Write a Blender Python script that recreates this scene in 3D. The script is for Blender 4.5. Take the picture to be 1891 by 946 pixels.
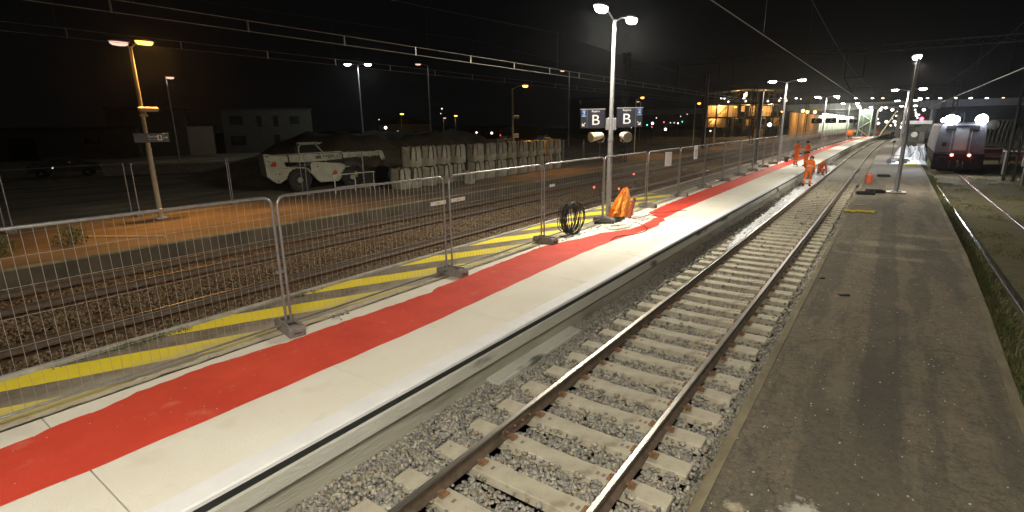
import bpy, math, random
import numpy as np
from mathutils import Vector, Matrix, Euler
random.seed(7); rng = np.random.default_rng(7)
for o in list(bpy.data.objects): bpy.data.objects.remove(o)
scene = bpy.context.scene
COL = scene.collection
PI = math.pi

# ------------------------------------------------------------------ camera
YAW, PITCH, ROLL, CAMH = .6257, .2454, -.0127, 3.64
fw = Vector((-math.sin(YAW)*math.cos(PITCH), math.cos(YAW)*math.cos(PITCH), -math.sin(PITCH)))
rt0 = Vector((math.cos(YAW), math.sin(YAW), 0)); up0 = rt0.cross(fw)
rt = math.cos(ROLL)*rt0+math.sin(ROLL)*up0; up = -math.sin(ROLL)*rt0+math.cos(ROLL)*up0
cd = bpy.data.cameras.new('camera'); cam = bpy.data.objects.new('camera', cd); COL.objects.link(cam)
cam.matrix_world = Matrix(((rt.x, up.x, -fw.x, 0), (rt.y, up.y, -fw.y, 0), (rt.z, up.z, -fw.z, CAMH), (0, 0, 0, 1)))
cd.sensor_width = 36; cd.lens = 949.6/1891*36; cd.clip_start = .05; cd.clip_end = 3000
scene.camera = cam
scene.render.resolution_x = 1024; scene.render.resolution_y = 512

# ------------------------------------------------------------------ night sky
w = bpy.data.worlds.new('World'); scene.world = w; w.use_nodes = True
nt = w.node_tree; nt.nodes.clear()
out = nt.nodes.new('ShaderNodeOutputWorld'); bg = nt.nodes.new('ShaderNodeBackground')
sky = nt.nodes.new('ShaderNodeTexSky'); sky.sky_type = 'NISHITA'; sky.sun_disc = False
sky.sun_elevation = math.radians(-7); sky.sun_rotation = math.radians(200)
addn = nt.nodes.new('ShaderNodeMixRGB'); addn.blend_type = 'ADD'; addn.inputs[0].default_value = 1
addn.inputs[2].default_value = (.0013, .0013, .0013, 1)
sc_ = nt.nodes.new('ShaderNodeMixRGB'); sc_.blend_type = 'MULTIPLY'; sc_.inputs[0].default_value = 1
sc_.inputs[2].default_value = (.01, .01, .01, 1)
nt.links.new(sky.outputs[0], sc_.inputs[1]); nt.links.new(sc_.outputs[0], addn.inputs[1])
nt.links.new(addn.outputs[0], bg.inputs[0]); bg.inputs[1].default_value = 1
nt.links.new(bg.outputs[0], out.inputs[0])
scene.view_settings.view_transform = 'Standard'; scene.view_settings.look = 'None'
scene.view_settings.exposure = .65; scene.view_settings.gamma = 1
try:
    scene.cycles.use_light_tree = True
    scene.cycles.sample_clamp_indirect = 4
except Exception: pass
WHITE = (1, .93, .76); COOL = (.78, .84, 1); SODIUM = (1, .47, .10)

# ------------------------------------------------------------------ helpers
def lin(c): return tuple(c)+(1,)
_m = {}
def mat(name, c1, c2=None, scale=3, rough=.8, metal=0, bump=0, bscale=None, detail=6, c3=None, s3=30, t3=.62, coat=0, stretch=None, w3=.03):
    if name in _m: return _m[name]
    m = bpy.data.materials.new(name); m.use_nodes = True; t = m.node_tree; b = t.nodes['Principled BSDF']
    b.inputs['Roughness'].default_value = rough; b.inputs['Metallic'].default_value = metal
    b.inputs['Coat Weight'].default_value = coat
    tc = t.nodes.new('ShaderNodeTexCoord'); src = tc.outputs['Object']
    if stretch:
        mp = t.nodes.new('ShaderNodeMapping'); mp.inputs['Scale'].default_value = stretch
        t.links.new(src, mp.inputs[0]); src = mp.outputs[0]
    if c2 is None: c2 = tuple(x*.82 for x in c1)
    n = t.nodes.new('ShaderNodeTexNoise'); n.inputs['Scale'].default_value = scale; n.inputs['Detail'].default_value = detail
    n.inputs['Roughness'].default_value = .65
    r = t.nodes.new('ShaderNodeValToRGB'); r.color_ramp.elements[0].position = .35; r.color_ramp.elements[1].position = .65
    r.color_ramp.elements[0].color = lin(c1); r.color_ramp.elements[1].color = lin(c2)
    t.links.new(src, n.inputs[0]); t.links.new(n.outputs[0], r.inputs[0]); col = r.outputs[0]
    if c3 is not None:
        n3 = t.nodes.new('ShaderNodeTexNoise'); n3.inputs['Scale'].default_value = s3; n3.inputs['Detail'].default_value = 3
        r3 = t.nodes.new('ShaderNodeValToRGB'); r3.color_ramp.elements[0].position = t3; r3.color_ramp.elements[1].position = t3+w3
        mx = t.nodes.new('ShaderNodeMixRGB'); t.links.new(src, n3.inputs[0]); t.links.new(n3.outputs[0], r3.inputs[0])
        t.links.new(r3.outputs[0], mx.inputs[0]); t.links.new(col, mx.inputs[1]); mx.inputs[2].default_value = lin(c3); col = mx.outputs[0]
    t.links.new(col, b.inputs['Base Color'])
    if bump:
        nb = t.nodes.new('ShaderNodeTexNoise'); nb.inputs['Scale'].default_value = bscale or scale*8; nb.inputs['Detail'].default_value = 4
        bp = t.nodes.new('ShaderNodeBump'); bp.inputs['Strength'].default_value = bump; bp.inputs['Distance'].default_value = .02
        t.links.new(src, nb.inputs[0]); t.links.new(nb.outputs[0], bp.inputs['Height']); t.links.new(bp.outputs[0], b.inputs['Normal'])
    _m[name] = m; return m
def emat(name, c, s):
    if name in _m: return _m[name]
    m = bpy.data.materials.new(name); m.use_nodes = True; b = m.node_tree.nodes['Principled BSDF']
    b.inputs['Base Color'].default_value = lin(c); b.inputs['Emission Color'].default_value = lin(c)
    b.inputs['Emission Strength'].default_value = s; _m[name] = m; return m
def stone_mat(name, cols):
    m = bpy.data.materials.new(name); m.use_nodes = True; t = m.node_tree; b = t.nodes['Principled BSDF']
    g = t.nodes.new('ShaderNodeNewGeometry'); r = t.nodes.new('ShaderNodeValToRGB')
    e = r.color_ramp.elements; e[0].color = lin(cols[0]); e[1].color = lin(cols[-1])
    for i, c in enumerate(cols[1:-1]): x = e.new((i+1)/(len(cols)-1)); x.color = lin(c)
    t.links.new(g.outputs['Random Per Island'], r.inputs[0])
    tc = t.nodes.new('ShaderNodeTexCoord'); n = t.nodes.new('ShaderNodeTexNoise'); n.inputs['Scale'].default_value = 60
    mx = t.nodes.new('ShaderNodeMixRGB'); mx.blend_type = 'OVERLAY'; mx.inputs[0].default_value = .5
    t.links.new(tc.outputs['Object'], n.inputs[0]); t.links.new(r.outputs[0], mx.inputs[1]); t.links.new(n.outputs[0], mx.inputs[2])
    t.links.new(mx.outputs[0], b.inputs['Base Color']); b.inputs['Roughness'].default_value = .85; return m

class MB:
    def __init__(s): s.v = []; s.f = []; s.mi = []
    def add(s, vs, fs, mi=0):
        k = len(s.v); s.v += [tuple(v) for v in vs]; s.f += [tuple(i+k for i in f) for f in fs]; s.mi += [mi]*len(fs); return s
    def box(s, c, d, rz=0, mi=0, ch=0, rot=None):
        x, y, z = d[0]/2, d[1]/2, d[2]/2; h = min(ch, x*.9, y*.9, z*.9)
        R = rot.to_matrix() if rot is not None else Matrix.Rotation(rz, 3, 'Z')
        if h <= 0:
            vs = [(a*x, b*y, e*z) for e in (-1, 1) for b in (-1, 1) for a in (-1, 1)]
            fs = [(0, 2, 3, 1), (4, 5, 7, 6), (0, 1, 5, 4), (2, 6, 7, 3), (0, 4, 6, 2), (1, 3, 7, 5)]
        else:
            def ring(zz, k): return [(-x+k, -y, zz), (x-k, -y, zz), (x, -y+k, zz), (x, y-k, zz), (x-k, y, zz), (-x+k, y, zz), (-x, y-k, zz), (-x, -y+k, zz)]
            def inr(zz): return [(a*(x-h)/x, b*(y-h)/y, zz) for a, b, _ in ring(0, h)]
            vs = inr(-z)+ring(-z+h, h)+ring(z-h, h)+inr(z); fs = [tuple(range(7, -1, -1)), tuple(range(24, 32))]
            for k in range(3):
                for i in range(8): j = (i+1) % 8; fs.append((k*8+i, k*8+j, k*8+8+j, k*8+8+i))
        c = Vector(c); return s.add([c+R@Vector(v) for v in vs], fs, mi)
    def cyl(s, a, b, r0, r1=None, n=12, mi=0, cap=True):
        a = Vector(a); b = Vector(b); r1 = r0 if r1 is None else r1; d = (b-a).normalized()
        u = d.cross(Vector((0, 0, 1)) if abs(d.z) < .9 else Vector((1, 0, 0))).normalized(); v = d.cross(u)
        vs = []
        for p, r in ((a, r0), (b, r1)):
            for i in range(n): t = 2*PI*i/n; vs.append(p+(u*math.cos(t)+v*math.sin(t))*r)
        fs = [(i, (i+1) % n, n+(i+1) % n, n+i) for i in range(n)]
        if cap: fs += [tuple(range(n-1, -1, -1)), tuple(range(n, 2*n))]
        return s.add(vs, fs, mi)
    def tube(s, pts, r, n=8, mi=0, closed=False):
        pts = [Vector(p) for p in pts]; L = len(pts); vs = []; u = None
        for i, p in enumerate(pts):
            if closed: d = pts[(i+1) % L]-pts[i-1]
            else: d = pts[min(i+1, L-1)]-pts[max(i-1, 0)]
            d.normalize()
            if u is None: u = d.cross(Vector((0, 0, 1)) if abs(d.z) < .9 else Vector((1, 0, 0))).normalized()
            else: u = (u-d*u.dot(d)).normalized()
            v = d.cross(u); rr = r[i] if isinstance(r, (list, tuple)) else r
            for k in range(n): t = 2*PI*k/n; vs.append(p+(u*math.cos(t)+v*math.sin(t))*rr)
        fs = []
        for i in range(L if closed else L-1):
            j = (i+1) % L
            for k in range(n): fs.append((i*n+k, i*n+(k+1) % n, j*n+(k+1) % n, j*n+k))
        if not closed: fs += [tuple(range(n-1, -1, -1)), tuple((L-1)*n+k for k in range(n))]
        return s.add(vs, fs, mi)
    def lathe(s, prof, c=(0, 0, 0), n=16, mi=0, axis='z', rz=0):
        vs = []; L = len(prof)
        for r, z in prof:
            for k in range(n):
                t = 2*PI*k/n; p = Vector((r*math.cos(t), r*math.sin(t), z))
                if axis == 'y': p = Vector((p.x, p.z, p.y))
                if axis == 'x': p = Vector((p.z, p.x, p.y))
                if rz: p = Matrix.Rotation(rz, 3, 'Z')@p
                vs.append(Vector(c)+p)
        fs = [(i*n+k, i*n+(k+1) % n, (i+1)*n+(k+1) % n, (i+1)*n+k) for i in range(L-1) for k in range(n)]
        fs += [tuple(range(n-1, -1, -1)), tuple((L-1)*n+k for k in range(n))]
        return s.add(vs, fs, mi)
    def prism(s, poly, y0, y1, mi=0, plane='xz'):
        n = len(poly); mk = (lambda a, b, y: (a, y, b)) if plane == 'xz' else (lambda a, b, z: (a, b, z))
        vs = [mk(a, b, y0) for a, b in poly]+[mk(a, b, y1) for a, b in poly]
        fs = [tuple(range(n)), tuple(range(2*n-1, n-1, -1))]+[(i, n+i, n+(i+1) % n, (i+1) % n) for i in range(n)]
        return s.add(vs, fs, mi)
    def sweep(s, prof, Ys, mi=0, closed=True, top=None, xf=None):
        n = len(prof); vs = []
        for Y in Ys:
            for i, (x, z) in enumerate(prof): vs.append((x+cX(Y)+(xf(i, Y) if xf else 0), Y, z))
        k = len(s.v); m = n if closed else n-1
        for i in range(len(Ys)-1):
            for j in range(m):
                s.f.append((k+i*n+j, k+i*n+(j+1) % n, k+(i+1)*n+(j+1) % n, k+(i+1)*n+j)); s.mi.append(top[j] if top else mi)
        s.v += vs
        if closed:
            s.f += [tuple(k+j for j in range(n)), tuple(k+(len(Ys)-1)*n+j for j in range(n-1, -1, -1))]; s.mi += [mi, mi]
        return s
    def build(s, name, m, parent=None, loc=None, smooth=None, rz=None):
        me = bpy.data.meshes.new(name); me.from_pydata(s.v, [], s.f)
        for mm in (m if isinstance(m, (list, tuple)) else [m]): me.materials.append(mm)
        if any(s.mi): me.polygons.foreach_set('material_index', s.mi)
        import bmesh
        bm = bmesh.new(); bm.from_mesh(me); bmesh.ops.recalc_face_normals(bm, faces=bm.faces); bm.to_mesh(me); bm.free()
        if smooth:
            me.polygons.foreach_set('use_smooth', [True]*len(me.polygons)); me.set_sharp_from_angle(angle=math.radians(smooth))
        me.update()
        return link(name, me, parent, loc, rz)
def link(name, me, parent=None, loc=None, rz=None):
    o = bpy.data.objects.new(name, me); COL.objects.link(o)
    if parent: o.parent = parent
    if loc: o.location = loc
    if rz: o.rotation_euler.z = rz
    return o
def cX(Y): return (Y-60)**2/3500 if Y > 60 else 0.
def tag(o, label=None, cat=None, group=None, kind=None):
    if label: o['label'] = label
    if cat: o['category'] = cat
    if group: o['group'] = group
    if kind: o['kind'] = kind
    return o
def thing(name, label, cat, loc=(0, 0, 0), rz=0, group=None):
    o = bpy.data.objects.new(name, None); COL.objects.link(o); o.location = loc; o.rotation_euler.z = rz
    o.empty_display_size = .2; return tag(o, label, cat, group)
def dup(root, loc, rz=None, label=None):
    def rec(o, par):
        c = o.copy(); COL.objects.link(c)
        if par: c.parent = par
        for ch in [x for x in o.children]: rec(ch, c)
        return c
    c = rec(root, None); c.location = loc
    if rz is not None: c.rotation_euler.z = rz
    if label: c['label'] = label
    return c
ONES = ['zeroth', 'first', 'second', 'third', 'fourth', 'fifth', 'sixth', 'seventh', 'eighth', 'ninth', 'tenth', 'eleventh', 'twelfth', 'thirteenth', 'fourteenth', 'fifteenth', 'sixteenth', 'seventeenth', 'eighteenth', 'nineteenth']
def ordn(k):
    if k < 20: return ONES[k]
    t = ['twent', 'thirt', 'fort'][k//10-2]
    return t+'ieth' if k % 10 == 0 else t+'y-'+ONES[k % 10]
def text_mesh(s, size, extr=.002, align='CENTER'):
    cu = bpy.data.curves.new('t', 'FONT'); cu.body = s; cu.size = size; cu.extrude = extr; cu.align_x = align; cu.align_y = 'CENTER'
    o = bpy.data.objects.new('t', cu); COL.objects.link(o)
    dg = bpy.context.evaluated_depsgraph_get(); me = bpy.data.meshes.new_from_object(o.evaluated_get(dg))
    bpy.data.objects.remove(o); return me
def text(name, s, size, m, parent, loc, rot, align='CENTER', sx=1):
    me = text_mesh(s, size, .002, align); me.materials.clear(); me.materials.append(m)
    o = link(name, me, parent, loc); o.rotation_euler = rot; o.scale = (sx, 1, 1); return o
def spot(name, loc, power, col, size=165, rot=(0, 0, 0), rad=.12, blend=.35, parent=None):
    l = bpy.data.lights.new(name, 'SPOT'); l.energy = power; l.color = col; l.spot_size = math.radians(size); l.spot_blend = blend
    l.shadow_soft_size = rad; o = bpy.data.objects.new(name, l); COL.objects.link(o); o.location = loc; o.rotation_euler = rot
    if parent: o.parent = parent
    return o
def point(name, loc, power, col, rad=.15, parent=None):
    l = bpy.data.lights.new(name, 'POINT'); l.energy = power; l.color = col; l.shadow_soft_size = rad
    o = bpy.data.objects.new(name, l); COL.objects.link(o); o.location = loc
    if parent: o.parent = parent
    return o

# ------------------------------------------------------------------ materials
M_galv = mat('galvanised_steel', (.38, .38, .38), (.28, .28, .29), 14, .42, .7)
M_galvd = mat('grey_pole_paint', (.40, .40, .42), (.30, .30, .32), 6, .5, .3)
M_dark = mat('dark_steel', (.04, .04, .045), (.06, .055, .05), 5, .6, .3)
M_black = mat('black_rubber', (.018, .018, .02), (.03, .03, .032), 8, .6)
M_fenceblock = mat('fence_block_concrete', (.17, .15, .14), (.26, .23, .21), 12, .9, 0, .5, 60)
M_railside = mat('rusty_rail_web', (.085, .06, .042), (.15, .11, .08), 9, .75, .2, .3, 80)
M_railtop = mat('worn_rail_head', (.50, .47, .43), (.32, .29, .26), 3, .36, .88, stretch=(20, .7, 1))
M_railtop_dull = mat('dull_rail_head', (.16, .12, .09), (.10, .075, .06), 3, .45, .6, stretch=(20, .7, 1))
M_conc = mat('sleeper_concrete', (.47, .43, .34), (.36, .32, .25), 4, .9, 0, .5, 70, c3=(.20, .165, .12), s3=4, t3=.62, w3=.2)
M_rust = mat('rusty_clip', (.33, .17, .08), (.16, .10, .065), 20, .8, .2)
M_whiteslab = mat('pale_platform_slab', (.80, .77, .70), (.76, .72, .63), 1.1, .85, 0, .3, 120, c3=(.66, .61, .50), s3=2.4, t3=.60, w3=.3)
M_edge = mat('smooth_white_edge', (.80, .80, .82), (.74, .74, .76), 3, .7, 0, .1, 60)
M_red = mat('red_floor_coating', (.72, .065, .035), (.60, .045, .024), 1.1, .7, 0, .45, 160, c3=(.74, .20, .13), s3=3.2, t3=.63, w3=.25)
M_oldconc = mat('rough_fresh_concrete', (.66, .62, .50), (.50, .46, .37), 5, .9, 0, .6, 40, c3=(.34, .31, .26), s3=12, t3=.6, w3=.1)
M_wall = mat('platform_wall_concrete', (.44, .42, .35), (.30, .285, .23), 1.4, .9, 0, .5, 18, c3=(.20, .19, .145), s3=1.6, t3=.54, w3=.15, stretch=(1, .35, 2.2))
M_coping = mat('coping_concrete', (.56, .55, .50), (.42, .41, .36), 1.8, .9, 0, .5, 30, c3=(.12, .12, .10), s3=2.2, t3=.6, w3=.08, stretch=(1, .3, 1))
M_asph = None
M_kerb = mat('worn_kerb_stone', (.22, .19, .12), (.11, .09, .055), 3, .9, 0, .5, 30, c3=(.40, .38, .34), s3=1.3, t3=.68, stretch=(1, .35, 1))
M_ltkerb = mat('light_kerb', (.42, .40, .36), (.26, .25, .22), 4, .9, 0, .5, 30)
M_farwall = mat('far_platform_face', (.105, .08, .052), (.055, .043, .028), 1.2, .9, 0, .4, 12)
M_plast = mat('orange_plastic', (.85, .22, .02), (.70, .15, .01), 6, .5, 0, .6, 25)
M_bedgrey = mat('grey_gravel_bed', (.075, .07, .065), (.15, .14, .13), 28, .95, 0, 1, 45)
M_bedbrown = mat('brown_gravel_bed', (.06, .04, .024), (.12, .08, .045), 14, .95, 0, 1, 30, c3=(.05, .035, .025), s3=1.1, t3=.56, w3=.1)
M_dirt = mat('dirt_ground', (.06, .05, .038), (.10, .085, .06), .6, .95, 0, .6, 12, c3=(.035, .03, .022), s3=.9, t3=.6, w3=.1)

def ramp(t, src, stops):
    r = t.nodes.new('ShaderNodeValToRGB'); e = r.color_ramp.elements
    e[0].position, e[0].color = stops[0][0], lin(stops[0][1]); e[1].position, e[1].color = stops[-1][0], lin(stops[-1][1])
    for p, c in stops[1:-1]: x = e.new(p); x.color = lin(c)
    t.links.new(src, r.inputs[0]); return r.outputs[0]
def math_(t, op, a, b=None, clamp=False):
    n = t.nodes.new('ShaderNodeMath'); n.operation = op; n.use_clamp = clamp
    for i, v in enumerate((a, b)):
        if v is None: continue
        if hasattr(v, 'links'): t.links.new(v, n.inputs[i])
        else: n.inputs[i].default_value = v
    return n.outputs[0]
def mix(t, fac, a, b, mode='MIX'):
    n = t.nodes.new('ShaderNodeMixRGB'); n.blend_type = mode
    for i, v in enumerate((fac, a, b)):
        if hasattr(v, 'links'): t.links.new(v, n.inputs[i])
        else: n.inputs[i].default_value = v if i == 0 else lin(v)
    return n.outputs[0]
def noise(t, src, scale, detail=5, stretch=None, rough=.6):
    if stretch:
        mp = t.nodes.new('ShaderNodeMapping'); mp.inputs['Scale'].default_value = stretch; t.links.new(src, mp.inputs[0]); src = mp.outputs[0]
    n = t.nodes.new('ShaderNodeTexNoise'); n.inputs['Scale'].default_value = scale; n.inputs['Detail'].default_value = detail
    n.inputs['Roughness'].default_value = rough; t.links.new(src, n.inputs[0]); return n.outputs[0]
def base(name, rough=.9):
    m = bpy.data.materials.new(name); m.use_nodes = True; t = m.node_tree; b = t.nodes['Principled BSDF']; b.inputs['Roughness'].default_value = rough
    tc = t.nodes.new('ShaderNodeTexCoord'); return m, t, b, tc.outputs['Object']
def bump(t, b, h, s, d=.01):
    n = t.nodes.new('ShaderNodeBump'); n.inputs['Strength'].default_value = s; n.inputs['Distance'].default_value = d
    t.links.new(h, n.inputs['Height']); t.links.new(n.outputs[0], b.inputs['Normal'])
B3 = lambda v: (v, v, v)
# worn asphalt of the right-hand platform: patches, white splashes, grit
M_asph, t, b, src = base('worn_brown_asphalt', .9)
col = ramp(t, noise(t, src, .55, 8), [(.3, (.115, .102, .074)), (.5, (.175, .148, .108)), (.7, (.235, .19, .135))])
col = mix(t, math_(t, 'MULTIPLY', ramp(t, noise(t, src, 3.5, 8, (1, .45, 1)), [(.45, B3(0)), (.75, B3(1))]), .6), col, (.26, .21, .14))
col = mix(t, math_(t, 'MULTIPLY', ramp(t, noise(t, src, 1.1, 6, (.6, 1.6, 1)), [(.60, B3(0)), (.72, B3(1))]), .55), col, (.19, .165, .125))
col = mix(t, math_(t, 'MULTIPLY', ramp(t, noise(t, src, 15, 8, None, .85), [(.36, B3(1)), (.54, B3(0))]), .8), col, (.045, .040, .028))
col = mix(t, math_(t, 'MULTIPLY', ramp(t, noise(t, src, 24, 8, None, .85), [(.54, B3(0)), (.66, B3(1))]), .75), col, (.36, .32, .23))
col = mix(t, math_(t, 'MULTIPLY', ramp(t, noise(t, src, 2.6, 9, None, .8), [(.50, B3(0)), (.64, B3(1))]), .6), col, (.25, .19, .13))
col = mix(t, math_(t, 'MULTIPLY', ramp(t, noise(t, src, .8, 6, (1.8, .25, 1)), [(.50, B3(0)), (.56, B3(1))]), .5), col, (.065, .060, .047))
vo = t.nodes.new('ShaderNodeTexVoronoi'); vo.inputs['Scale'].default_value = 38; t.links.new(src, vo.inputs[0])
col = mix(t, math_(t, 'MULTIPLY', ramp(t, vo.outputs['Distance'], [(.05, B3(1)), (.09, B3(0))]), ramp(t, noise(t, src, 9, 3), [(.52, B3(0)), (.6, B3(1))])), col, (.42, .38, .32))
sep = t.nodes.new('ShaderNodeSeparateXYZ'); t.links.new(src, sep.inputs[0])
def blotch(col, x, y, rx, ry, c, k=.85, sc=9):
    dx = math_(t, 'DIVIDE', math_(t, 'SUBTRACT', sep.outputs[0], x), rx); dy = math_(t, 'DIVIDE', math_(t, 'SUBTRACT', sep.outputs[1], y), ry)
    d = math_(t, 'SQRT', math_(t, 'ADD', math_(t, 'MULTIPLY', dx, dx), math_(t, 'MULTIPLY', dy, dy)))
    d = math_(t, 'ADD', d, math_(t, 'MULTIPLY', math_(t, 'SUBTRACT', noise(t, src, sc, 8, None, .75), .5), 3.2))
    return mix(t, math_(t, 'MULTIPLY', ramp(t, d, [(.4, B3(1)), (1.1, B3(0))]), k), col, c)
col = blotch(col, -.19, 4.28, .17, .26, (.62, .59, .52)); col = blotch(col, -.66, 4.10, .09, .09, (.52, .46, .34), .9, 14)
col = blotch(col, -.12, 6.9, .16, .7, (.20, .175, .13), .6)
for y_, h_, k_ in ((16.6, .5, .8), (15.0, .3, .6), (18.3, .35, .6)): col = blotch(col, .35 if y_ < 18 else 1.2, y_, 1.1, h_, (.30, .26, .18), k_, 3)
bx_ = math_(t, 'ABSOLUTE', math_(t, 'SUBTRACT', math_(t, 'ADD', sep.outputs[0], math_(t, 'MULTIPLY', math_(t, 'SUBTRACT', noise(t, src, 1.5, 5), .5), .25)), .30))
by_ = ramp(t, math_(t, 'MULTIPLY', sep.outputs[1], .02), [(.10, B3(0)), (.13, B3(1)), (.5, B3(1)), (.56, B3(0))])
col = mix(t, math_(t, 'MULTIPLY', math_(t, 'MULTIPLY', ramp(t, bx_, [(.17, B3(1)), (.22, B3(0))]), by_), .5), col, (.055, .05, .042))
vc = t.nodes.new('ShaderNodeTexVoronoi'); vc.feature = 'DISTANCE_TO_EDGE'; vc.inputs['Scale'].default_value = .33
mpc = t.nodes.new('ShaderNodeMapping'); mpc.inputs['Scale'].default_value = (1, .6, 1); wn = t.nodes.new('ShaderNodeMixRGB'); wn.blend_type = 'ADD'; wn.inputs[0].default_value = .5; nn_ = t.nodes.new('ShaderNodeTexNoise'); nn_.inputs['Scale'].default_value = 3; nn_.inputs['Detail'].default_value = 6
t.links.new(src, nn_.inputs[0]); t.links.new(src, wn.inputs[1]); t.links.new(nn_.outputs['Color'], wn.inputs[2]); t.links.new(wn.outputs[0], mpc.inputs[0]); t.links.new(mpc.outputs[0], vc.inputs[0])
col = mix(t, math_(t, 'MULTIPLY', ramp(t, vc.outputs['Distance'], [(.002, B3(1)), (.007, B3(0))]), .35), col, (.03, .027, .02))
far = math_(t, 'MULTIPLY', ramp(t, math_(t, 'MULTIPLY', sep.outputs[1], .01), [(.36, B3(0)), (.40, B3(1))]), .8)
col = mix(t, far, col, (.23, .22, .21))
t.links.new(col, b.inputs['Base Color']); bump(t, b, noise(t, src, 60, 8, None, .75), 1, .03)
# old strip with yellow hazard stripes
M_stripe, t, b, src = base('striped_old_asphalt', .85)
sep = t.nodes.new('ShaderNodeSeparateXYZ'); t.links.new(src, sep.inputs[0])
wob = math_(t, 'MULTIPLY', math_(t, 'SUBTRACT', noise(t, src, 2.5, 3), .5), .16)
u = math_(t, 'ADD', math_(t, 'SUBTRACT', sep.outputs[1], math_(t, 'MULTIPLY', math_(t, 'ADD', sep.outputs[0], 8.4), 2.15)), wob)
ph = math_(t, 'DIVIDE', math_(t, 'FLOORED_MODULO', math_(t, 'SUBTRACT', u, .45), 2.40), 2.40)
on = math_(t, 'LESS_THAN', ph, .50)
rng_ = math_(t, 'MULTIPLY', on, math_(t, 'LESS_THAN', sep.outputs[1], 22.5))
grey = ramp(t, noise(t, src, 4, 8), [(.35, (.13, .11, .085)), (.65, (.23, .20, .16))])
worn = math_(t, 'ADD', math_(t, 'MULTIPLY', math_(t, 'ADD', sep.outputs[0], 7.85), 1.8), math_(t, 'MULTIPLY', math_(t, 'SUBTRACT', noise(t, src, 5, 6), .5), 1.2), )
dust = ramp(t, worn, [(0, B3(0)), (.9, B3(.65))])
yel = mix(t, ramp(t, noise(t, src, 3, 6), [(.5, B3(0)), (.8, B3(.35))]), (.80, .66, .03), (.62, .50, .08))
c_ = mix(t, rng_, grey, yel); c_ = mix(t, dust, c_, (.44, .41, .32))
t.links.new(c_, b.inputs['Base Color']); bump(t, b, noise(t, src, 70, 4), .5)
# far platform: brown asphalt, moves to dirt
M_far, t, b, src = base('reddish_far_asphalt', .9)
c_ = ramp(t, noise(t, src, .8, 8, (1, .5, 1)), [(.3, (.11, .075, .045)), (.7, (.22, .16, .10))])
c_ = mix(t, ramp(t, noise(t, src, 1.7, 5, (2, .3, 1)), [(.62, B3(0)), (.7, B3(.5))]), c_, (.30, .25, .18))
t.links.new(c_, b.inputs['Base Color']); bump(t, b, noise(t, src, 30, 5), .8, .03)
M_yard, t, b, src = base('rutted_yard_dirt', .95)
c_ = ramp(t, noise(t, src, .35, 8, (2.2, .6, 1)), [(.3, (.12, .10, .07)), (.52, (.23, .20, .14)), (.7, (.36, .32, .235))])
t.links.new(c_, b.inputs['Base Color']); bump(t, b, noise(t, src, 3, 8), .9, .15)
M_grassy, t, b, src = base('weedy_track_ground', .95)
c_ = ramp(t, noise(t, src, 1.3, 8), [(.3, (.075, .058, .028)), (.5, (.12, .10, .045)), (.66, (.06, .08, .025)), (.8, (.15, .13, .08))])
c_ = mix(t, ramp(t, noise(t, src, 14, 5), [(.45, B3(0)), (.7, B3(.6))]), c_, (.17, .14, .09))
t.links.new(c_, b.inputs['Base Color']); bump(t, b, noise(t, src, 25, 6), 1, .05)

# ================================================================== SETTING
def struct(name, mb, m, **k): o = mb.build(name, m, **k); o['kind'] = 'structure'; return o
YS = [-14, 0, 8, 16, 24, 32, 40, 50, 60]+[60+6*i for i in range(1, 30)]
def pxs(xs):  # piecewise linear
    return lambda Y: float(np.interp(Y, [p[0] for p in xs], [p[1] for p in xs]))
g = MB().add([(-900, -300, -.07), (900, -300, -.07), (900, 1500, -.07), (-900, 1500, -.07)], [(0, 1, 2, 3)]); struct('ground', g, M_dirt)
struct('track_bed', MB().sweep([(-4.6, .05), (-4.05, .045), (-3.72, -.07), (-1.25, -.07), (-.95, -.03), (-.7, -.03)], YS, closed=False), M_bedgrey)
struct('track_bed', MB().sweep([(-17, -.045), (-8.3, -.045)], YS, closed=False), M_bedbrown)
struct('ground', MB().sweep([(1.2, .10), (70, .10)], YS, closed=False), M_grassy)

# left (new) platform: body, pale slabs, red strip, old strip
body = MB().sweep([(-8.62, -.3), (-8.62, .655), (-4.46, .655), (-4.46, .50), (-4.23, .50), (-4.23, -.3)], YS)
struct('platform', body, M_wall)
cop = MB().sweep([(-4.46, .36), (-4.46, .584), (-4.19, .584), (-4.165, .57), (-4.15, .42), (-4.20, .36)], YS)
struct('platform_shadow_gap', MB().sweep([(-4.44, .58), (-4.44, .648), (-4.198, .648), (-4.192, .58)], YS), M_black)  # black strip stands in for the shadow gap under the slab edge
struct('platform_coping', cop, M_coping)
foot = MB().sweep([(-4.232, -.2), (-4.232, .17), (-4.04, .155), (-4.02, .13), (-4.02, -.2)], [5.2, 6.0, 6.8, 7.6])
struct('platform_footing', foot, M_coping)
# slabs 2.5 m long with open joints
sl = MB(); y = 1.03-2.52*6
while y < 60:
    sl.sweep([(-6.93, .60), (-6.93, .70), (-4.452, .70), (-4.452, .60)], [y+.006, y+2.514]); y += 2.52
sl.sweep([(-6.93, .60), (-6.93, .70), (-4.452, .70), (-4.452, .60)], [y]+[Y for Y in YS if Y > y])
struct('platform_paving', sl, M_whiteslab)
ed = MB(); y = 1.03-2.52*6
while y < 60:
    ed.sweep([(-4.45, .65), (-4.45, .7), (-4.215, .7), (-4.20, .685), (-4.20, .65)], [y+.004, y+2.516]); y += 2.52
ed.sweep([(-4.45, .65), (-4.45, .7), (-4.215, .7), (-4.20, .685), (-4.20, .65)], [y]+[Y for Y in YS if Y > y])
struct('platform_edge_strip', ed, M_edge)
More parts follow.
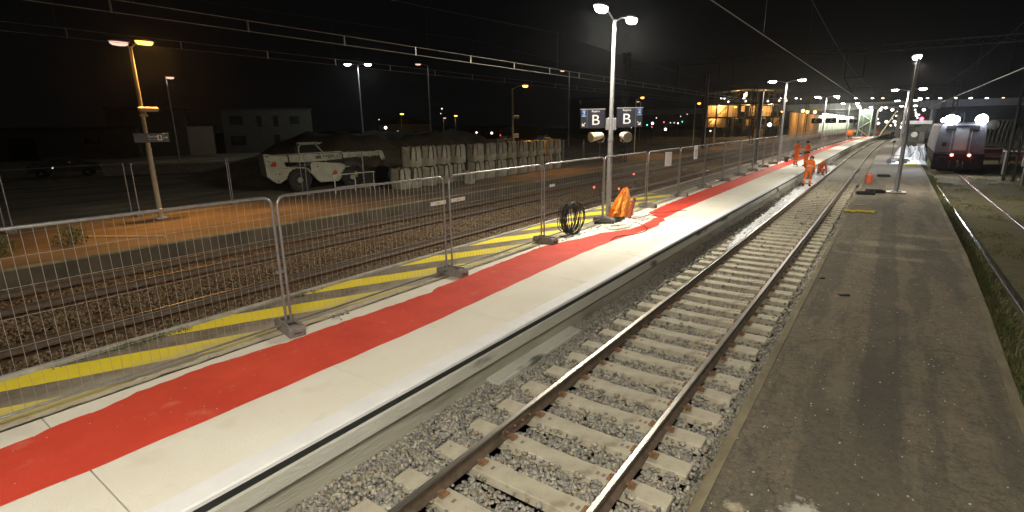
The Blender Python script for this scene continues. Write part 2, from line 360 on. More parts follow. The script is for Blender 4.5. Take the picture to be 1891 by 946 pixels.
# tactile studs in a band along the edge (near part)
ts = MB()
for i in range(0, 210):
    for j in range(4):
        x = -4.62-.075*j; y = .6+.075*i
        ts.add([(x-.018, y, .7005), (x, y-.018, .7005), (x+.018, y, .7005), (x, y+.018, .7005), (x-.010, y, .7028), (x, y-.010, .7028), (x+.010, y, .7028), (x, y+.010, .7028)], [(0, 1, 5, 4), (1, 2, 6, 5), (2, 3, 7, 6), (3, 0, 4, 7), (4, 5, 6, 7)])
tag(ts.build('tactile_studs', M_whiteslab), 'band of small raised warning studs on the pale platform slabs', 'tactile paving', kind='stuff')
rl = [(-14, -6.6), (.64, -6.55), (.88, -6.58), (1.15, -6.63), (1.37, -6.62), (1.82, -6.72), (2.37, -6.76), (2.75, -6.75), (3.27, -6.67), (3.9, -6.61), (4.3, -6.63), (5.3, -6.57), (6.48, -6.52), (6.6, -6.6), (8.37, -6.71), (10.7, -6.80), (11.48, -6.63), (12.2, -6.42), (13.1, -6.30), (13.99, -5.86), (14.6, -5.80), (15.2, -5.84), (15.9, -5.88), (16.1, -5.96), (16.4, -5.9), (16.73, -6.17), (17.08, -6.5), (19.29, -6.64), (23.71, -6.72), (36.96, -6.77), (45, -6.6), (60, -6.7), (120, -6.6), (240, -6.6)]
rr = [(-14, -5.5), (.44, -5.48), (1.03, -5.44), (2.59, -5.42), (5.26, -5.42), (8.82, -5.58), (10.69, -5.63), (12.28, -5.60), (13.6, -5.47), (14.12, -5.42), (15.0, -5.35), (15.5, -5.5), (15.9, -5.46), (16.24, -5.65), (18.43, -5.74), (24.5, -5.76), (38.9, -5.8), (60, -5.75), (240, -5.7)]
ya = sorted(set([p[0] for p in rl]+[p[0] for p in rr]+list(np.arange(-14, 30, .12))+list(range(30, 234, 3)))); fl, fr = pxs(rl), pxs(rr)
jl = {}; vs = []; fs = []
for i, Y in enumerate(ya):
    j = .012*math.sin(Y*9)+.01*math.sin(Y*23)+rng.normal(0, .004) if Y < 30 else 0
    vs += [(fl(Y)+j+cX(Y), Y, .704), (fr(Y)+.006*math.sin(Y*7)+cX(Y), Y, .704)]
    if i: k = 2*i; fs.append((k-2, k-1, k+1, k))
struct('red_walkway', MB().add(vs, fs), M_red)
# rough seam and old striped strip
seam = MB(); vs = []; fs = []
yb = list(np.arange(-6, 40, .1))+list(range(40, 234, 4))
for i, Y in enumerate(yb):
    a = rng.normal(0, .008) if Y < 40 else 0; b2 = rng.normal(0, .01) if Y < 40 else 0
    vs += [(-7.17+3*b2+.03*math.sin(Y*1.1)+cX(Y), Y, .682), (-6.975+1.6*a+cX(Y), Y, .698)]
    if i: k = 2*i; fs.append((k-2, k-1, k+1, k))
struct('rough_seam', MB().add(vs, fs), M_oldconc)
struct('old_platform_strip', MB().sweep([(-8.53, .672), (-7.1, .672)], YS, closed=False), M_stripe)
struct('platform_kerb', MB().sweep([(-8.64, .45), (-8.64, .70), (-8.62, .715), (-8.54, .715), (-8.525, .70), (-8.525, .45)], [Y for Y in YS if Y < 150]), M_ltkerb)

# right platform
rpl = lambda Y: 0
rpR = pxs([(-14, 1.45), (7.7, 1.62), (11.6, 1.75), (16.3, 1.87), (25.7, 1.96), (37.9, 2.06), (60, 2.2), (240, 2.3)])
YR = [-14, -4, 0, 4, 7.7, 11.6, 16.3, 20, 25.7, 32, 37.9, 50, 60]+[60+6*i for i in range(1, 20)]
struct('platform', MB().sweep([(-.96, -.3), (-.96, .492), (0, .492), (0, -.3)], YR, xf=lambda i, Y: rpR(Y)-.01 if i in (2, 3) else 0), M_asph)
struct('platform_kerb', MB().sweep([(-.985, -.2), (-.985, .485), (-.965, .50), (-.885, .50), (-.885, .40)], YR, closed=False), M_kerb)
struct('platform_kerb', MB().sweep([(-.1, .4), (-.1, .50), (0, .50), (.012, .485), (.012, -.2)], YR, closed=False, xf=lambda i, Y: rpR(Y)), M_kerb)

# far (third) platform and yard
struct('far_platform', MB().sweep([(-22.4, .2), (-22.4, .50), (-16.72, .50), (-16.70, .48), (-16.70, -.3), (-22.4, -.3)], YS, top=[1, 1, 0, 0, 0, 0]), [M_farwall, M_far])
struct('far_platform_kerb', MB().sweep([(-16.80, .45), (-16.80, .505), (-16.70, .505), (-16.69, .49), (-16.69, .45)], YS, closed=False), mat('mossy_far_kerb', (.26, .23, .14), (.12, .10, .06), 1.5, .9, 0, .4, 20))
# rutted yard as a gentle relief
vs = []; fs = []; gx = list(-22.3-np.array([0, 2, 4, 6, 8, 10, 13, 16, 20, 25, 32, 40, 60, 100, 180, 400])); gy = list(np.arange(-40, 60, 2.))+[70, 90, 120, 160, 230, 400]
for i, x in enumerate(gx):
    for j, y in enumerate(gy):
        vs.append((x, y, .47+(.035*math.sin(x*1.3+y*.2)+.03*math.sin(y*.7+x) if 0 < i < 12 else 0)))
for i in range(len(gx)-1):
    for j in range(len(gy)-1): k = i*len(gy)+j; fs.append((k, k+1, k+len(gy)+1, k+len(gy)))
struct('yard_ground', MB().add(vs, fs), M_yard)

# ------------------------------------------------------------------ rails
RP = [(-.07, 0), (.07, 0), (.07, .012), (.016, .032), (.0085, .05), (.0085, .115), (.034, .128), (.036, .152), (.026, .160), (-.026, .160), (-.036, .152), (-.034, .128), (-.0085, .115), (-.0085, .05), (-.016, .032), (-.07, .012)]
RT_ = [0]*7+[1, 1, 1]+[0]*6
def rail(x, z, label, top, name='rail', ys=None):
    mb = MB().sweep([(a+x, b+z) for a, b in RP], ys or YS, top=RT_)
    return tag(mb.build(name, [M_railside, top], smooth=None), label, 'rail', 'rails running along the station')
M_railblue = mat('polished_wet_rail', (.62, .62, .62), (.5, .5, .52), 3, .22, .95)
rail(-3.305, .04, 'left rail of the middle track, beside the pale platform wall', M_railtop)
rail(-1.80, .04, 'right rail of the middle track, nearer the brown asphalt platform', M_railtop)
rail(-10.0, .04, 'rail hidden close behind the yellow striped platform strip', M_railtop_dull)
rail(-11.5, .04, 'dark rail across the brown gravel next to the striped platform', M_railtop_dull)
rail(-14.2, .04, 'dark rail in the middle of the two far brown gravel tracks', M_railtop_dull)
rail(-15.7, .04, 'dark rail running along the foot of the far platform face', M_railtop_dull)
rail(2.46, .03, 'left shiny rail in the weeds right of the asphalt platform', M_railblue)
rail(4.0, .03, 'right shiny rail in the weedy ground, farthest from the platforms', M_railblue)
# fishplates on the near left rail
fp = thing('fishplate_joint', 'bolted rusty joint plate on the near left rail', 'rail joint', (-3.305, 4.6, .04))
mb = MB().box((.03, 0, .075), (.03, .62, .07), ch=.006); mb.build('plate', M_railside, fp)
for k in range(4): MB().cyl((.045, -.24+.16*k, .075), (.075, -.24+.16*k, .075), .016, n=6).build('bolt', M_rust, fp)

# ------------------------------------------------------------------ sleepers
def sleeper_mesh():
    mb = MB(); secs = [(-1.265, .118, .03), (-1.255, .126, .038), (-.95, .128, .04), (-.45, .126, .040), (-.25, .120, .034), (.25, .120, .034), (.45, .126, .040), (.95, .128, .04), (1.255, .126, .038), (1.265, .118, .03)]
    secs = [(x, hw, z-.0) for x, hw, z in secs]
    vs = []; n = 6
    for x, hw, z in secs: vs += [(x, -hw-.018, -.16), (x, -hw, z-.012), (x, -hw+.012, z), (x, hw-.012, z), (x, hw, z-.012), (x, hw+.018, -.16)]
    fs = [(i*n+j, i*n+j+1, (i+1)*n+j+1, (i+1)*n+j) for i in range(len(secs)-1) for j in range(n-1)]+[(5, 4, 3, 2, 1, 0), tuple((len(secs)-1)*n+j for j in range(n))]
    return mb.add(vs, fs)
sm = sleeper_mesh()
for sx in (-1, 1):   # moulded marks either side of the seats
    for q in ((.48, .55) if sx > 0 else (.50,)): sm.box((sx*q, 0, .036), (.035, .055, .012), mi=1)
s0 = sm.build('sleeper', [M_conc, mat('sleeper_mark', (.2, .17, .14), None, 5)])
tag(s0, 'weathered concrete sleeper of the middle track in the grey ballast', 'sleeper', 'concrete sleepers of the middle track')
cl = MB().box((0, 0, .012), (.075, .11, .022), ch=.005).box((.035, 0, .03), (.05, .07, .018), ch=.004).cyl((.0, 0, .02), (0, 0, .06), .013, n=6).cyl((0, 0, .035), (0, 0, .045), .024, n=8)
clip0 = cl.build('rail_clip', M_rust, s0)
SY = [3.2+.6*k-1.2 for k in range(62)]
Z_S = 0
first = True
for k, Y in enumerate(SY):
    if first: s = s0; clips = [clip0]; first = False
    else: s = s0.copy(); COL.objects.link(s); clips = [clip0.copy()]; COL.objects.link(clips[0]); clips[0].parent = s
    s.location = (-2.553+rng.normal(0, .008), Y+rng.normal(0, .008), Z_S+rng.normal(0, .002)); s.rotation_euler.z = rng.normal(0, .004)
    clips += [clip0.copy() for _ in range(3)]
    for c in clips[1:]: COL.objects.link(c); c.parent = s
    for c, (x, r) in zip(clips, ((-.752-.115, 0), (-.752+.115, PI), (.753-.115, 0), (.753+.115, PI))): c.location = (x, 0, .04); c.rotation_euler.z = r+rng.normal(0, .06)

# ------------------------------------------------------------------ ballast stones
def stones(name, label, m, parts, ico=True):
    phi = (1+5**.5)/2
    if ico == 'cube':
        bv = np.array([(a, b_, c) for c in (-.62, .62) for b_ in (-.62, .62) for a in (-.62, .62)], float)
        bf = np.array([(0, 2, 3), (0, 3, 1), (4, 5, 7), (4, 7, 6), (0, 1, 5), (0, 5, 4), (2, 6, 7), (2, 7, 3), (0, 4, 6), (0, 6, 2), (1, 3, 7), (1, 7, 5)])
    elif ico:
        bv = np.array([(-1, phi, 0), (1, phi, 0), (-1, -phi, 0), (1, -phi, 0), (0, -1, phi), (0, 1, phi), (0, -1, -phi), (0, 1, -phi), (phi, 0, -1), (phi, 0, 1), (-phi, 0, -1), (-phi, 0, 1)])/1.9
        bf = np.array([(0, 11, 5), (0, 5, 1), (0, 1, 7), (0, 7, 10), (0, 10, 11), (1, 5, 9), (5, 11, 4), (11, 10, 2), (10, 7, 6), (7, 1, 8), (3, 9, 4), (3, 4, 2), (3, 2, 6), (3, 6, 8), (3, 8, 9), (4, 9, 5), (2, 4, 11), (6, 2, 10), (8, 6, 7), (9, 8, 1)])
    else:
        bv = np.array([(1, 0, 0), (-1, 0, 0), (0, 1, 0), (0, -1, 0), (0, 0, 1), (0, 0, -1)], float)
        bf = np.array([(0, 2, 4), (2, 1, 4), (1, 3, 4), (3, 0, 4), (2, 0, 5), (1, 2, 5), (3, 1, 5), (0, 3, 5)])
    V = []; F = []; off = 0; nv = len(bv)
    for (x0, x1, y0, y1, dens, r0, zf, keep) in parts:
        n = int((x1-x0)*(y1-y0)*dens); X = rng.uniform(x0, x1, n); Y = rng.uniform(y0, y1, n)
        if keep is not None: q = keep(X, Y); X, Y = X[q], Y[q]; n = len(X)
        S = r0*rng.uniform(.55, 1.25, n)[:, None]*np.stack([np.ones(n), rng.uniform(.6, 1, n), rng.uniform(.45, .85, n)], 1)
        P = bv[None]*(1+rng.uniform(-.28, .28, (n, nv, 1)))*S[:, None, :]
        ax = rng.normal(size=(n, 3)); ax /= np.linalg.norm(ax, axis=1)[:, None]; an = rng.uniform(0, 6.28, n)
        c, s_ = np.cos(an)[:, None, None], np.sin(an)[:, None, None]; a = ax[:, None, :]
        P = P*c+np.cross(np.broadcast_to(a, P.shape), P)*s_+a*(P*a).sum(-1, keepdims=True)*(1-c)
        P += np.stack([X+np.where(Y > 60, (Y-60)**2/3500, 0), Y, zf(X, Y)+rng.normal(0, .25*r0, n)], 1)[:, None, :]
        V.append(P.reshape(-1, 3)); F.append((bf[None]+(np.arange(n)*nv)[:, None, None]+off).reshape(-1, 3)); off += n*nv
    V = np.concatenate(V); F = np.concatenate(F); me = bpy.data.meshes.new(name)
    me.vertices.add(len(V)); me.vertices.foreach_set('co', V.ravel()); me.loops.add(len(F)*3); me.loops.foreach_set('vertex_index', F.ravel().astype(np.int32))
    me.polygons.add(len(F)); me.polygons.foreach_set('loop_start', np.arange(0, len(F)*3, 3, dtype=np.int32)); me.update(calc_edges=True)
    me.materials.append(m); o = link(name, me); return tag(o, label, 'ballast', kind='stuff')
def keep1(X, Y):
    k = ((Y-2.0+.3) % .6)-.3
    on = (np.abs(k) < .15) & (np.abs(X+2.553) < 1.29)
    rl_ = (np.abs(X+3.305) < .07) | (np.abs(X+1.8) < .07)
    return ~((on & (rng.random(len(X)) > .0025)) | rl_)
def z1(X, Y):
    z = np.full(len(X), -.048)
    z = np.where(X < -3.75, -.045+.13*np.clip((-3.75-X)/.3, 0, 1), z)
    z = np.where(X > -1.25, -.045+.05*np.clip((X+1.25)/.2, 0, 1), z)
    k = ((Y-2.0+.3) % .6)-.3
    return z+.012*np.sin(X*3+Y*1.7)+.01*np.sin(Y*5)+np.where((np.abs(k) < .16) & (np.abs(X+2.553) < 1.3), .07, 0)
M_st = stone_mat('grey_ballast_stone', [(.13, .125, .115), (.25, .24, .225), (.36, .335, .28), (.20, .20, .215), (.44, .41, .34), (.28, .23, .16), (.19, .18, .15)])
stones('ballast', 'coarse grey crushed stone ballast around the middle track', M_st, [
    (-4.25, -.97, 2.0, 9, 1150, .034, z1, keep1), (-4.25, -.97, 2.0, 9, 500, .024, lambda X, Y: z1(X, Y)-.02, keep1), (-4.25, -3.6, 2.0, 12, 700, .036, z1, keep1),
    (-4.25, -.97, 9, 18, 800, .034, z1, keep1), (-4.3, -.97, 18, 36, 260, .045, z1, keep1)], ico='cube')
M_st2 = stone_mat('brown_ballast_stone', [(.06, .035, .02), (.13, .08, .04), (.20, .13, .07), (.09, .07, .045), (.24, .18, .12), (.11, .10, .06)])
def zt2(X, Y): return -.03+.05*np.sin(Y*.6)*.3+.07*np.exp(-((X+12.85)/.6)**2)+.05*np.exp(-((X+16.3)/.3)**2)
def keep2(X, Y): return np.min([np.abs(X-a) for a in (-11.5, -14.2, -15.7)], 0) > .16
stones('ballast', 'rusty brown gravel covering the two tracks by the far platform', M_st2, [
    (-16.7, -10.4, -2, 14, 300, .04, zt2, keep2), (-16.7, -10.4, 14, 30, 140, .05, zt2, keep2), (-16.7, -10.4, 30, 55, 60, .06, zt2, keep2)], ico=False)
M_dust = mat('dusty_ballast', (.20, .18, .15), (.30, .275, .24), 3, .95, 0, 1, 30, c3=(.12, .11, .10), s3=9, t3=.55, w3=.1)
du = MB(); vs = []; fs = []
dy = list(np.arange(37.2, 62, 1.))+list(range(62, 180, 4)); dx = [-4.3, -3.9, -3.5, -3.36, -3.25, -2.9, -2.2, -1.88, -1.72, -1.4, -1.0]
for i, Y in enumerate(dy):
    for x in dx: vs.append((x+cX(Y), Y, (-.03 if i == 0 else .045)+.015*math.sin(3*x+Y)))
for i in range(len(dy)-1):
    for j in range(len(dx)-1): k = i*len(dx)+j; fs.append((k, k+1, k+len(dx)+1, k+len(dx)))
tag(du.add(vs, fs).build('fine_ballast', M_dust), 'fine dusty ballast burying the sleepers beyond the workers', 'ballast', kind='stuff')

# ------------------------------------------------------------------ grass & weeds
def grass(name, label, m, spots, hmax):
    V = []; F = []
    for x, y, z, h in spots:
        for _ in range(5):
            a = random.uniform(0, 6.28); l = random.uniform(.2, .9)*h; bx, by = x+random.gauss(0, .04), y+random.gauss(0, .04); hh = h*random.uniform(.5, 1)
            w_ = .006+.012*h; c, s = math.cos(a), math.sin(a); k = len(V)
            V += [(bx-s*w_, by+c*w_, z), (bx+s*w_, by-c*w_, z), (bx+c*l*.4+s*w_*.8, by+s*l*.4-c*w_*.8, z+hh*.7), (bx+c*l*.4-s*w_*.8, by+s*l*.4+c*w_*.8, z+hh*.7), (bx+c*l, by+s*l, z+hh)]
            F += [(k, k+1, k+2, k+3), (k+3, k+2, k+4)]
    me = bpy.data.meshes.new(name); me.from_pydata(V, [], F); me.materials.append(m); return tag(link(name, me), label, 'grass', kind='stuff')
M_gr = stone_mat('weed_green', [(.06, .09, .025), (.11, .13, .04), (.16, .15, .065), (.26, .22, .11)])
sp = []
for _ in range(26000):
    y = 5+42*random.random()**1.2; e = rpR(y)
    if random.random() < .45: x = e+.05+abs(random.gauss(0, .16)); h = random.uniform(.06, .28)
    else:
        x = e+random.uniform(.1, 6); h = random.uniform(.03, .12)
        if math.sin(x*2+y*.7)+math.sin(y*1.9-x) < -.1+random.random(): continue
        if min(abs(x-2.46), abs(x-4.0)) < .16: continue
    sp.append((x, y, .09, h))
grass('grass', 'weeds and dry grass between the right platform edge and the shiny rails', M_gr, sp, .3)
def bush(label, x, y, z, r, n=420):
    root = thing('weed_bush', label, 'plant', (x, y, z))
    mb = MB()
    for _ in range(9):
        a = random.uniform(0, 6.28); mb.tube([(0, 0, 0), (math.cos(a)*r*.35, math.sin(a)*r*.35, r*.7), (math.cos(a)*r*.7, math.sin(a)*r*.7, r*random.uniform(.9, 1.4))], .008, 4)
    mb.build('stem', M_gr, root)
    V = []; F = []
    for _ in range(n):
        a = random.uniform(0, 6.28); rr_ = r*random.random()**.6; hz = random.uniform(.05, 1.35)*r*(1-.35*rr_/r)
        c = Vector((math.cos(a)*rr_, math.sin(a)*rr_, hz)); d1 = Vector((random.gauss(0, 1), random.gauss(0, 1), random.gauss(0, 1))).normalized()*.05; d2 = Vector((random.gauss(0, 1), random.gauss(0, 1), random.gauss(0, 1))).normalized()*.025
        k = len(V); V += [c-d1, c+d2, c+d1, c-d2]; F.append((k, k+1, k+2, k+3))
    me = bpy.data.meshes.new('foliage'); me.from_pydata(V, [], F); me.materials.append(M_gr); link('foliage', me, root)
bush('low green weed bush on the orange-lit far platform', -18.9, 4.35, .5, .42)
bush('weed bush at the left frame edge of the far platform', -18.9, 2.75, .5, .42)
grass('grass', 'scattered weeds along the foot of the far platform face', M_gr, [(-16.6+random.uniform(-.02, .25), random.uniform(0, 40), -.02, random.uniform(.05, .2)) for _ in range(500)], .2)
grass('grass', 'moss and weeds at the kerb of the striped strip', M_gr, [(-8.5+random.gauss(0, .05), random.choice([2.4, 2.6, 2.75, 2.2, 5.0])+random.gauss(0, .25), .67, random.uniform(.02, .07)) for _ in range(240)], .2)

# ================================================================== FENCES
M_wire = mat('fence_wire', (.46, .46, .46), (.38, .38, .38), 5, .45, .6)
def panel(label, loc, rz=PI/2, cols=34, loose=False, name='mesh_fence', group='temporary mesh fence panels on the platform', wire=.0022, lean=0):
    r = thing(name, label, 'fence panel', loc, rz, group)
    L, Hh, c = 3.5, 1.98, .13
    pts = [(.02, 0, .0)]+[(.02, 0, Hh-c)]+[(.02+c-c*math.cos(a), 0, Hh-c+c*math.sin(a)) for a in (PI/8, PI/4, 3*PI/8, PI/2)]+[(L-.02-c+c*math.sin(a), 0, Hh-c+c*math.cos(a)) for a in (0, PI/8, PI/4, 3*PI/8, PI/2)]+[(L-.02, 0, 0)]
    mb = MB().tube(pts, .021, 10).cyl((.02, 0, .07), (L-.02, 0, .07), .016, n=8)
    mb.build('frame', M_galv, r, smooth=50)
    mb = MB()
    for i in range(1, cols+1): x = .02+(L-.04)*i/(cols+1); mb.cyl((x, 0, .07), (x, 0, Hh), wire*.9, n=4, cap=False)
    for k in range(5): z = .45+.31*k; mb.cyl((.02, -.004, z), (L-.02, -.004, z), wire*1.25, n=4, cap=False)
    mb.build('mesh_infill', M_wire, r); r.rotation_euler.x = lean
    return r
nJ = 34; pY = [-3.2, .43, 3.97, 7.6, 11.2, 14.67, 18.3, 21.95]+[21.95+3.6*k for k in range(1, nJ-7)]
P1 = panel('wide mesh fence panel at the left edge of the photo, nearest of the row', (-7.05+cX(pY[0]), pY[0], .74))
Pd = None
for k in range(1, nJ):
    Y = pY[k]; lab = '%s mesh fence panel of the platform row, counted from the near end' % ordn(k+1)
    if k in (5, 6):
        if Pd is None: Pd = panel('dense mesh fence panel just behind the tall lamp post, before a panel with white sheet', (-7.05, Y, .74), cols=62)
        else: dup(Pd, (-7.05, Y, .74), label='dense mesh fence panel carrying a blank white sheet')
        continue
    dup(P1, (-7.05+cX(Y)+random.gauss(0, .02), Y, .74), PI/2-(Y-60)/1750*(1 if Y > 60 else 0)+random.gauss(0, .006), lab)
def block(label, loc, rz, big=True):
    r = tag(bpy.data.objects.new('concrete_block', BLK), label, 'fence foot', 'concrete feet of the platform fence'); COL.objects.link(r); r.location = loc; r.rotation_euler.z = rz; return r
mb = MB()
# moulded block with a recessed top and two sockets
mb.prism([(-.33, 0), (.33, 0), (.33, .10), (.30, .15), (-.30, .15), (-.33, .10)], -.115, .115)
for x in (-.17, .12): mb.box((x, 0, .145), (.13, .12, .016), mi=1, ch=.004)
for y in (-.09, .09): mb.box((0, y, .155), (.5, .035, .03), ch=.008)
mb.box((.331, 0, .06), (.006, .1, .015), mi=1)
tb = mb.build('tmp', [M_fenceblock, M_black]); BLK = tb.data; bpy.data.objects.remove(tb)
for k in range(nJ):
    Y = pY[k]-.05
    block('concrete fence foot under the joint before the %s panel' % ordn(k+1), (-6.98+cX(Y), Y, .70), random.gauss(0, .06)-(.25 if k == 2 else 0))
# panel couplers
for k in range(2, 9):
    Y = pY[k]-.05
    cpl = tag(MB().box((0, 0, 0), (.05, .15, .05), ch=.01).cyl((-.05, 0, 0), (.05, 0, 0), .012, n=6).build('fence_coupler', M_galv, loc=(-7.05, Y, 1.62 if k != 3 else 1.3)), 'steel clamp joining the %s and %s platform fence panels' % (ordn(k), ordn(k+1)), 'clamp', 'clamps joining fence panels')
M_paper = mat('white_paper', (.78, .78, .80), (.7, .7, .72), 5, .7)
def plate(label, x, y, z, w_, h_, tilt=0, name='paper_notice', cat='notice', m=None):
    o = MB().box((0, 0, 0), (.012, w_, h_)).build(name, m or M_paper, loc=(x, y, z)); o.rotation_euler = (tilt, 0, 0); return tag(o, label, cat)
def badge(label, y, z, w_=.42, h_=.075, strip=True):
    r = thing('fence_badge', label, 'badge', (-7.02, y, z)); MB().box((0, 0, 0), (.012, w_, h_), ch=.003).build('plate', M_paper, r)
    if strip: MB().box((.008, 0, 0), (.004, w_*.25, h_*.5)).build('logo_patch', mat('badge_yellow', (.75, .6, .03)), r)
badge('white badge with yellow patch left of the second fence joint', 7.28, 2.22-.0); badge('white badge with yellow patch right of the second fence joint', 7.86, 2.22)
badge('small white badge by the joint before the coil of black cable', 11.55, 2.15, .26, .07, False)
plate('blank white sheet hung crooked on the dense fence panel', -7.02, 20.35, 2.35, .72, .55, -.03)
r = thing('paper_notice', 'printed notice sheet tied to a farther fence panel', 'notice', (-7.02, 23.9, 2.45)); MB().box((0, 0, 0), (.012, .5, .6)).build('sheet', M_paper, r)
mb = MB(); [mb.box((.009, random.uniform(-.04, .04), .12-.045*i), (.003, random.uniform(.3, .4), .018)) for i in range(8)]; mb.build('print', mat('print_grey', (.18, .16, .22)), r)
for y, z, l in ((14.1, 1.85, 'left of the lamp post'), (17.1, 2.0, 'right of the lamp post, the higher one'), (15.9, 1.62, 'right of the lamp post, the lower one')):
    tag(MB().lathe([(.004, -.035), (.03, -.02), (.036, 0), (.03, .02), (.004, .035)], n=10, axis='x').build('warning_light', emat('red_glow', (1, .12, .10), 1.1), loc=(-7.09, y, z)), 'small glowing red marker on the fence, '+l, 'marker light', 'red markers on the fence')
# far temporary fence beyond the far platform
fy = [.3-3.62*1+3.62*k for k in range(14)]
PF = thing('mesh_fence', 'nearest dark fence panel at the yard side of the far platform', 'fence panel', (-23.2, fy[0], .52), PI/2, 'fence panels along the yard')
for x in (.02, 3.48): MB().cyl((x, 0, 0), (x, 0, 1.98), .021, n=8).build('upright', M_galv, PF)
[MB().cyl((.04, 0, z), (3.46, 0, z), .014, n=6).build('cross_tube', M_dark, PF) for z in (.12, 1.97)]
mb = MB()
for i in range(1, 35): mb.cyl((.02+3.46*i/35, 0, .12), (.02+3.46*i/35, 0, 1.97), .0014, n=3, cap=False)
mb.build('mesh_infill', M_dark, PF)
for k, y in enumerate(fy[1:]): dup(PF, (-23.2+random.gauss(0, .06), y, .52), PI/2+random.gauss(0, .02), '%s fence panel along the yard, counted from the left' % ordn(k+2))
for k, y in enumerate(fy): tag(block('', (-23.2, y-.06, .48), 0), 'concrete foot of the yard fence before its %s panel' % ordn(k+1), 'fence foot', 'feet of the yard fence')

# ================================================================== LAMPS
M_glowW = emat('white_led_lens', (1, .97, .9), 40); M_glowO = emat('sodium_lens', (1, .42, .06), 4)
M_glowWd = emat('small_white_lens', (1, .97, .92), 9); M_glowOd = emat('small_orange_lens', (1, .55, .2), 6); M_dim = emat('dim_lens', (1, .62, .48), .8)
M_opole = mat('cream_pole_paint', (.42, .36, .27), (.33, .28, .21), 6, .6)
def lamp(label, x, y, z0, H, heads, power, col, lens, pole=M_galvd, r0=.085, r1=.05, base_r=True, name='platform_lamp', group='platform lamps', size=1., arm_up=.12, light=True, cat='lamp post', pows=None):
    r = thing(name, label, cat, (x, y, z0), 0, group)
    mb = MB().cyl((0, 0, .0), (0, 0, H*.42), r0, r0*.92, 16).cyl((0, 0, H*.42), (0, 0, H), r0*.8, r1, 16).cyl((0, 0, H*.415), (0, 0, H*.43), r0*1.02, n=16)
    mb.build('pole', pole, r, smooth=40)
    if base_r:
        b_ = MB().box((0, 0, .02), (.42, .42, .04), ch=.01)
        for a in (-1, 1):
            for c in (-1, 1): b_.cyl((a*.15, c*.15, .03), (a*.15, c*.15, .09), .014, n=6)
        b_.build('base_plate', M_galvd, r)
    for i, (hx, hy, hz) in enumerate(heads):
        d = Vector((hx, hy, 0)); L = d.length; dn = d.normalized() if L > 0 else Vector((1, 0, 0)); rz = math.atan2(dn.y, dn.x)
        ar = MB().tube([(0, 0, H-.06), (dn.x*L*.4, dn.y*L*.4, H+(hz)*.6), (dn.x*(L-.2*size), dn.y*(L-.2*size), H+hz)], .022, 8); ar.build('arm', pole, r, smooth=60)
        h = MB()
        n = 12; top = [(.30*size*math.cos(2*PI*k/n), .13*size*math.sin(2*PI*k/n)) for k in range(n)]
        Rz = Matrix.Rotation(rz, 3, 'Z'); c = Vector((hx, hy, H+hz)); vs = []
        for sc, z in ((1, 0), (.98, .03), (.6, .075), (.2, .09)): vs += [c+Rz@Vector((a*sc, b_*sc, z)) for a, b_ in top]
        fs = [(i_*n+k, i_*n+(k+1) % n, (i_+1)*n+(k+1) % n, (i_+1)*n+k) for i_ in range(3) for k in range(n)]+[tuple(range(3*n, 4*n)), tuple(range(n-1, -1, -1))]
        hd = h.add(vs, fs).build('lamp_head', pole, r, smooth=50)
        vs = []
        for sc, z in ((.86, -.004), (.82, -.06*size), (.6, -.105*size), (.1, -.12*size)): vs += [c+Rz@Vector((a*sc, b_*sc, z)) for a, b_ in top]
        MB().add(vs, fs).build('lens', lens[i] if isinstance(lens, (list, tuple)) else lens, hd, smooth=50)
        if light: spot('lamp_light', (hx, hy, H+hz-.13*size-.05), pows[i] if pows else power, col, 172 if col != SODIUM else 125, rot=(0, 0, 0) if col != SODIUM else (0, -.62, 0), rad=.22, blend=.25 if col != SODIUM else .8, parent=r)
    return r
PW = 1300
mid = lamp('tall grey lamp post on the pale platform carrying B signs and two horns', -7.12, 15.2, .70, 6.0, [(.0, -.9, .2), (.0, 1.22, .2)], PW, WHITE, M_glowW, size=1.25, pows=[PW*.95, PW*.75])
lamp('lamp post on the pale platform behind the fence, left of the three workers', -6.95, 45.5, .70, 6.0, [(-1.0, 0, .12), (1.0, 0, .12)], PW*.7, WHITE, M_glowW, size=1.05)
lamp('platform lamp post carrying the nearer pair of letter C signs', -7.05+cX(75.6), 75.6, .70, 6.0, [(-1.0, 0, .12), (1.0, 0, .12)], PW*.7, WHITE, M_glowW, size=1.05)
lamp('platform lamp post carrying the farther pair of small letter signs', -6.9+cX(106), 106, .70, 6.0, [(-1.0, 0, .12), (1.0, 0, .12)], PW*.8, WHITE, M_glowW, size=1.05)
lamp('farthest platform lamp post, left of the glazed stair tower', -6.9+cX(136), 136, .70, 6.0, [(-1.0, 0, .12), (1.0, 0, .12)], PW, WHITE, M_glowW, size=1.05)
lamp('near lamp post on the pale platform, out of the picture behind the viewer', -7.1, -15, .70, 6.0, [(-1.0, 0, .12), (1.0, 0, .12)], PW*.9, WHITE, M_glowW, size=1.05)
rl1 = lamp('grey lamp post on a concrete pad of the brown asphalt platform', .52, 29.5, .56, 5.78, [(-.05, .28, .1)], PW*.9, WHITE, M_glowW, size=1.3, r0=.09)
lamp('lamp post of the asphalt platform behind the white-wrapped heap', .75+cX(60), 60, .5, 5.9, [(-1.0, 0, .12), (1.0, 0, .12)], PW*.6, WHITE, M_glowW, size=1.05)
lamp('farther lamp post of the asphalt platform near the red signal', .8+cX(90), 90, .5, 5.9, [(-1.0, 0, .12), (1.0, 0, .12)], PW*.6, WHITE, M_glowW, size=1.05)
lamp('farthest lamp post of the asphalt platform', .8+cX(120), 120, .5, 5.9, [(-1.0, 0, .12), (1.0, 0, .12)], PW*.6, WHITE, M_glowW, size=1.05)
lamp('asphalt platform lamp post overhead, just behind the viewer', .9, -1.6, .5, 6.0, [(-.9, 0, .12), (.9, 0, .12)], PW*.95, WHITE, M_glowW, size=1.05)
M_padc = mat('pad_white', (.7, .68, .62), (.5, .48, .44), 6, .9)
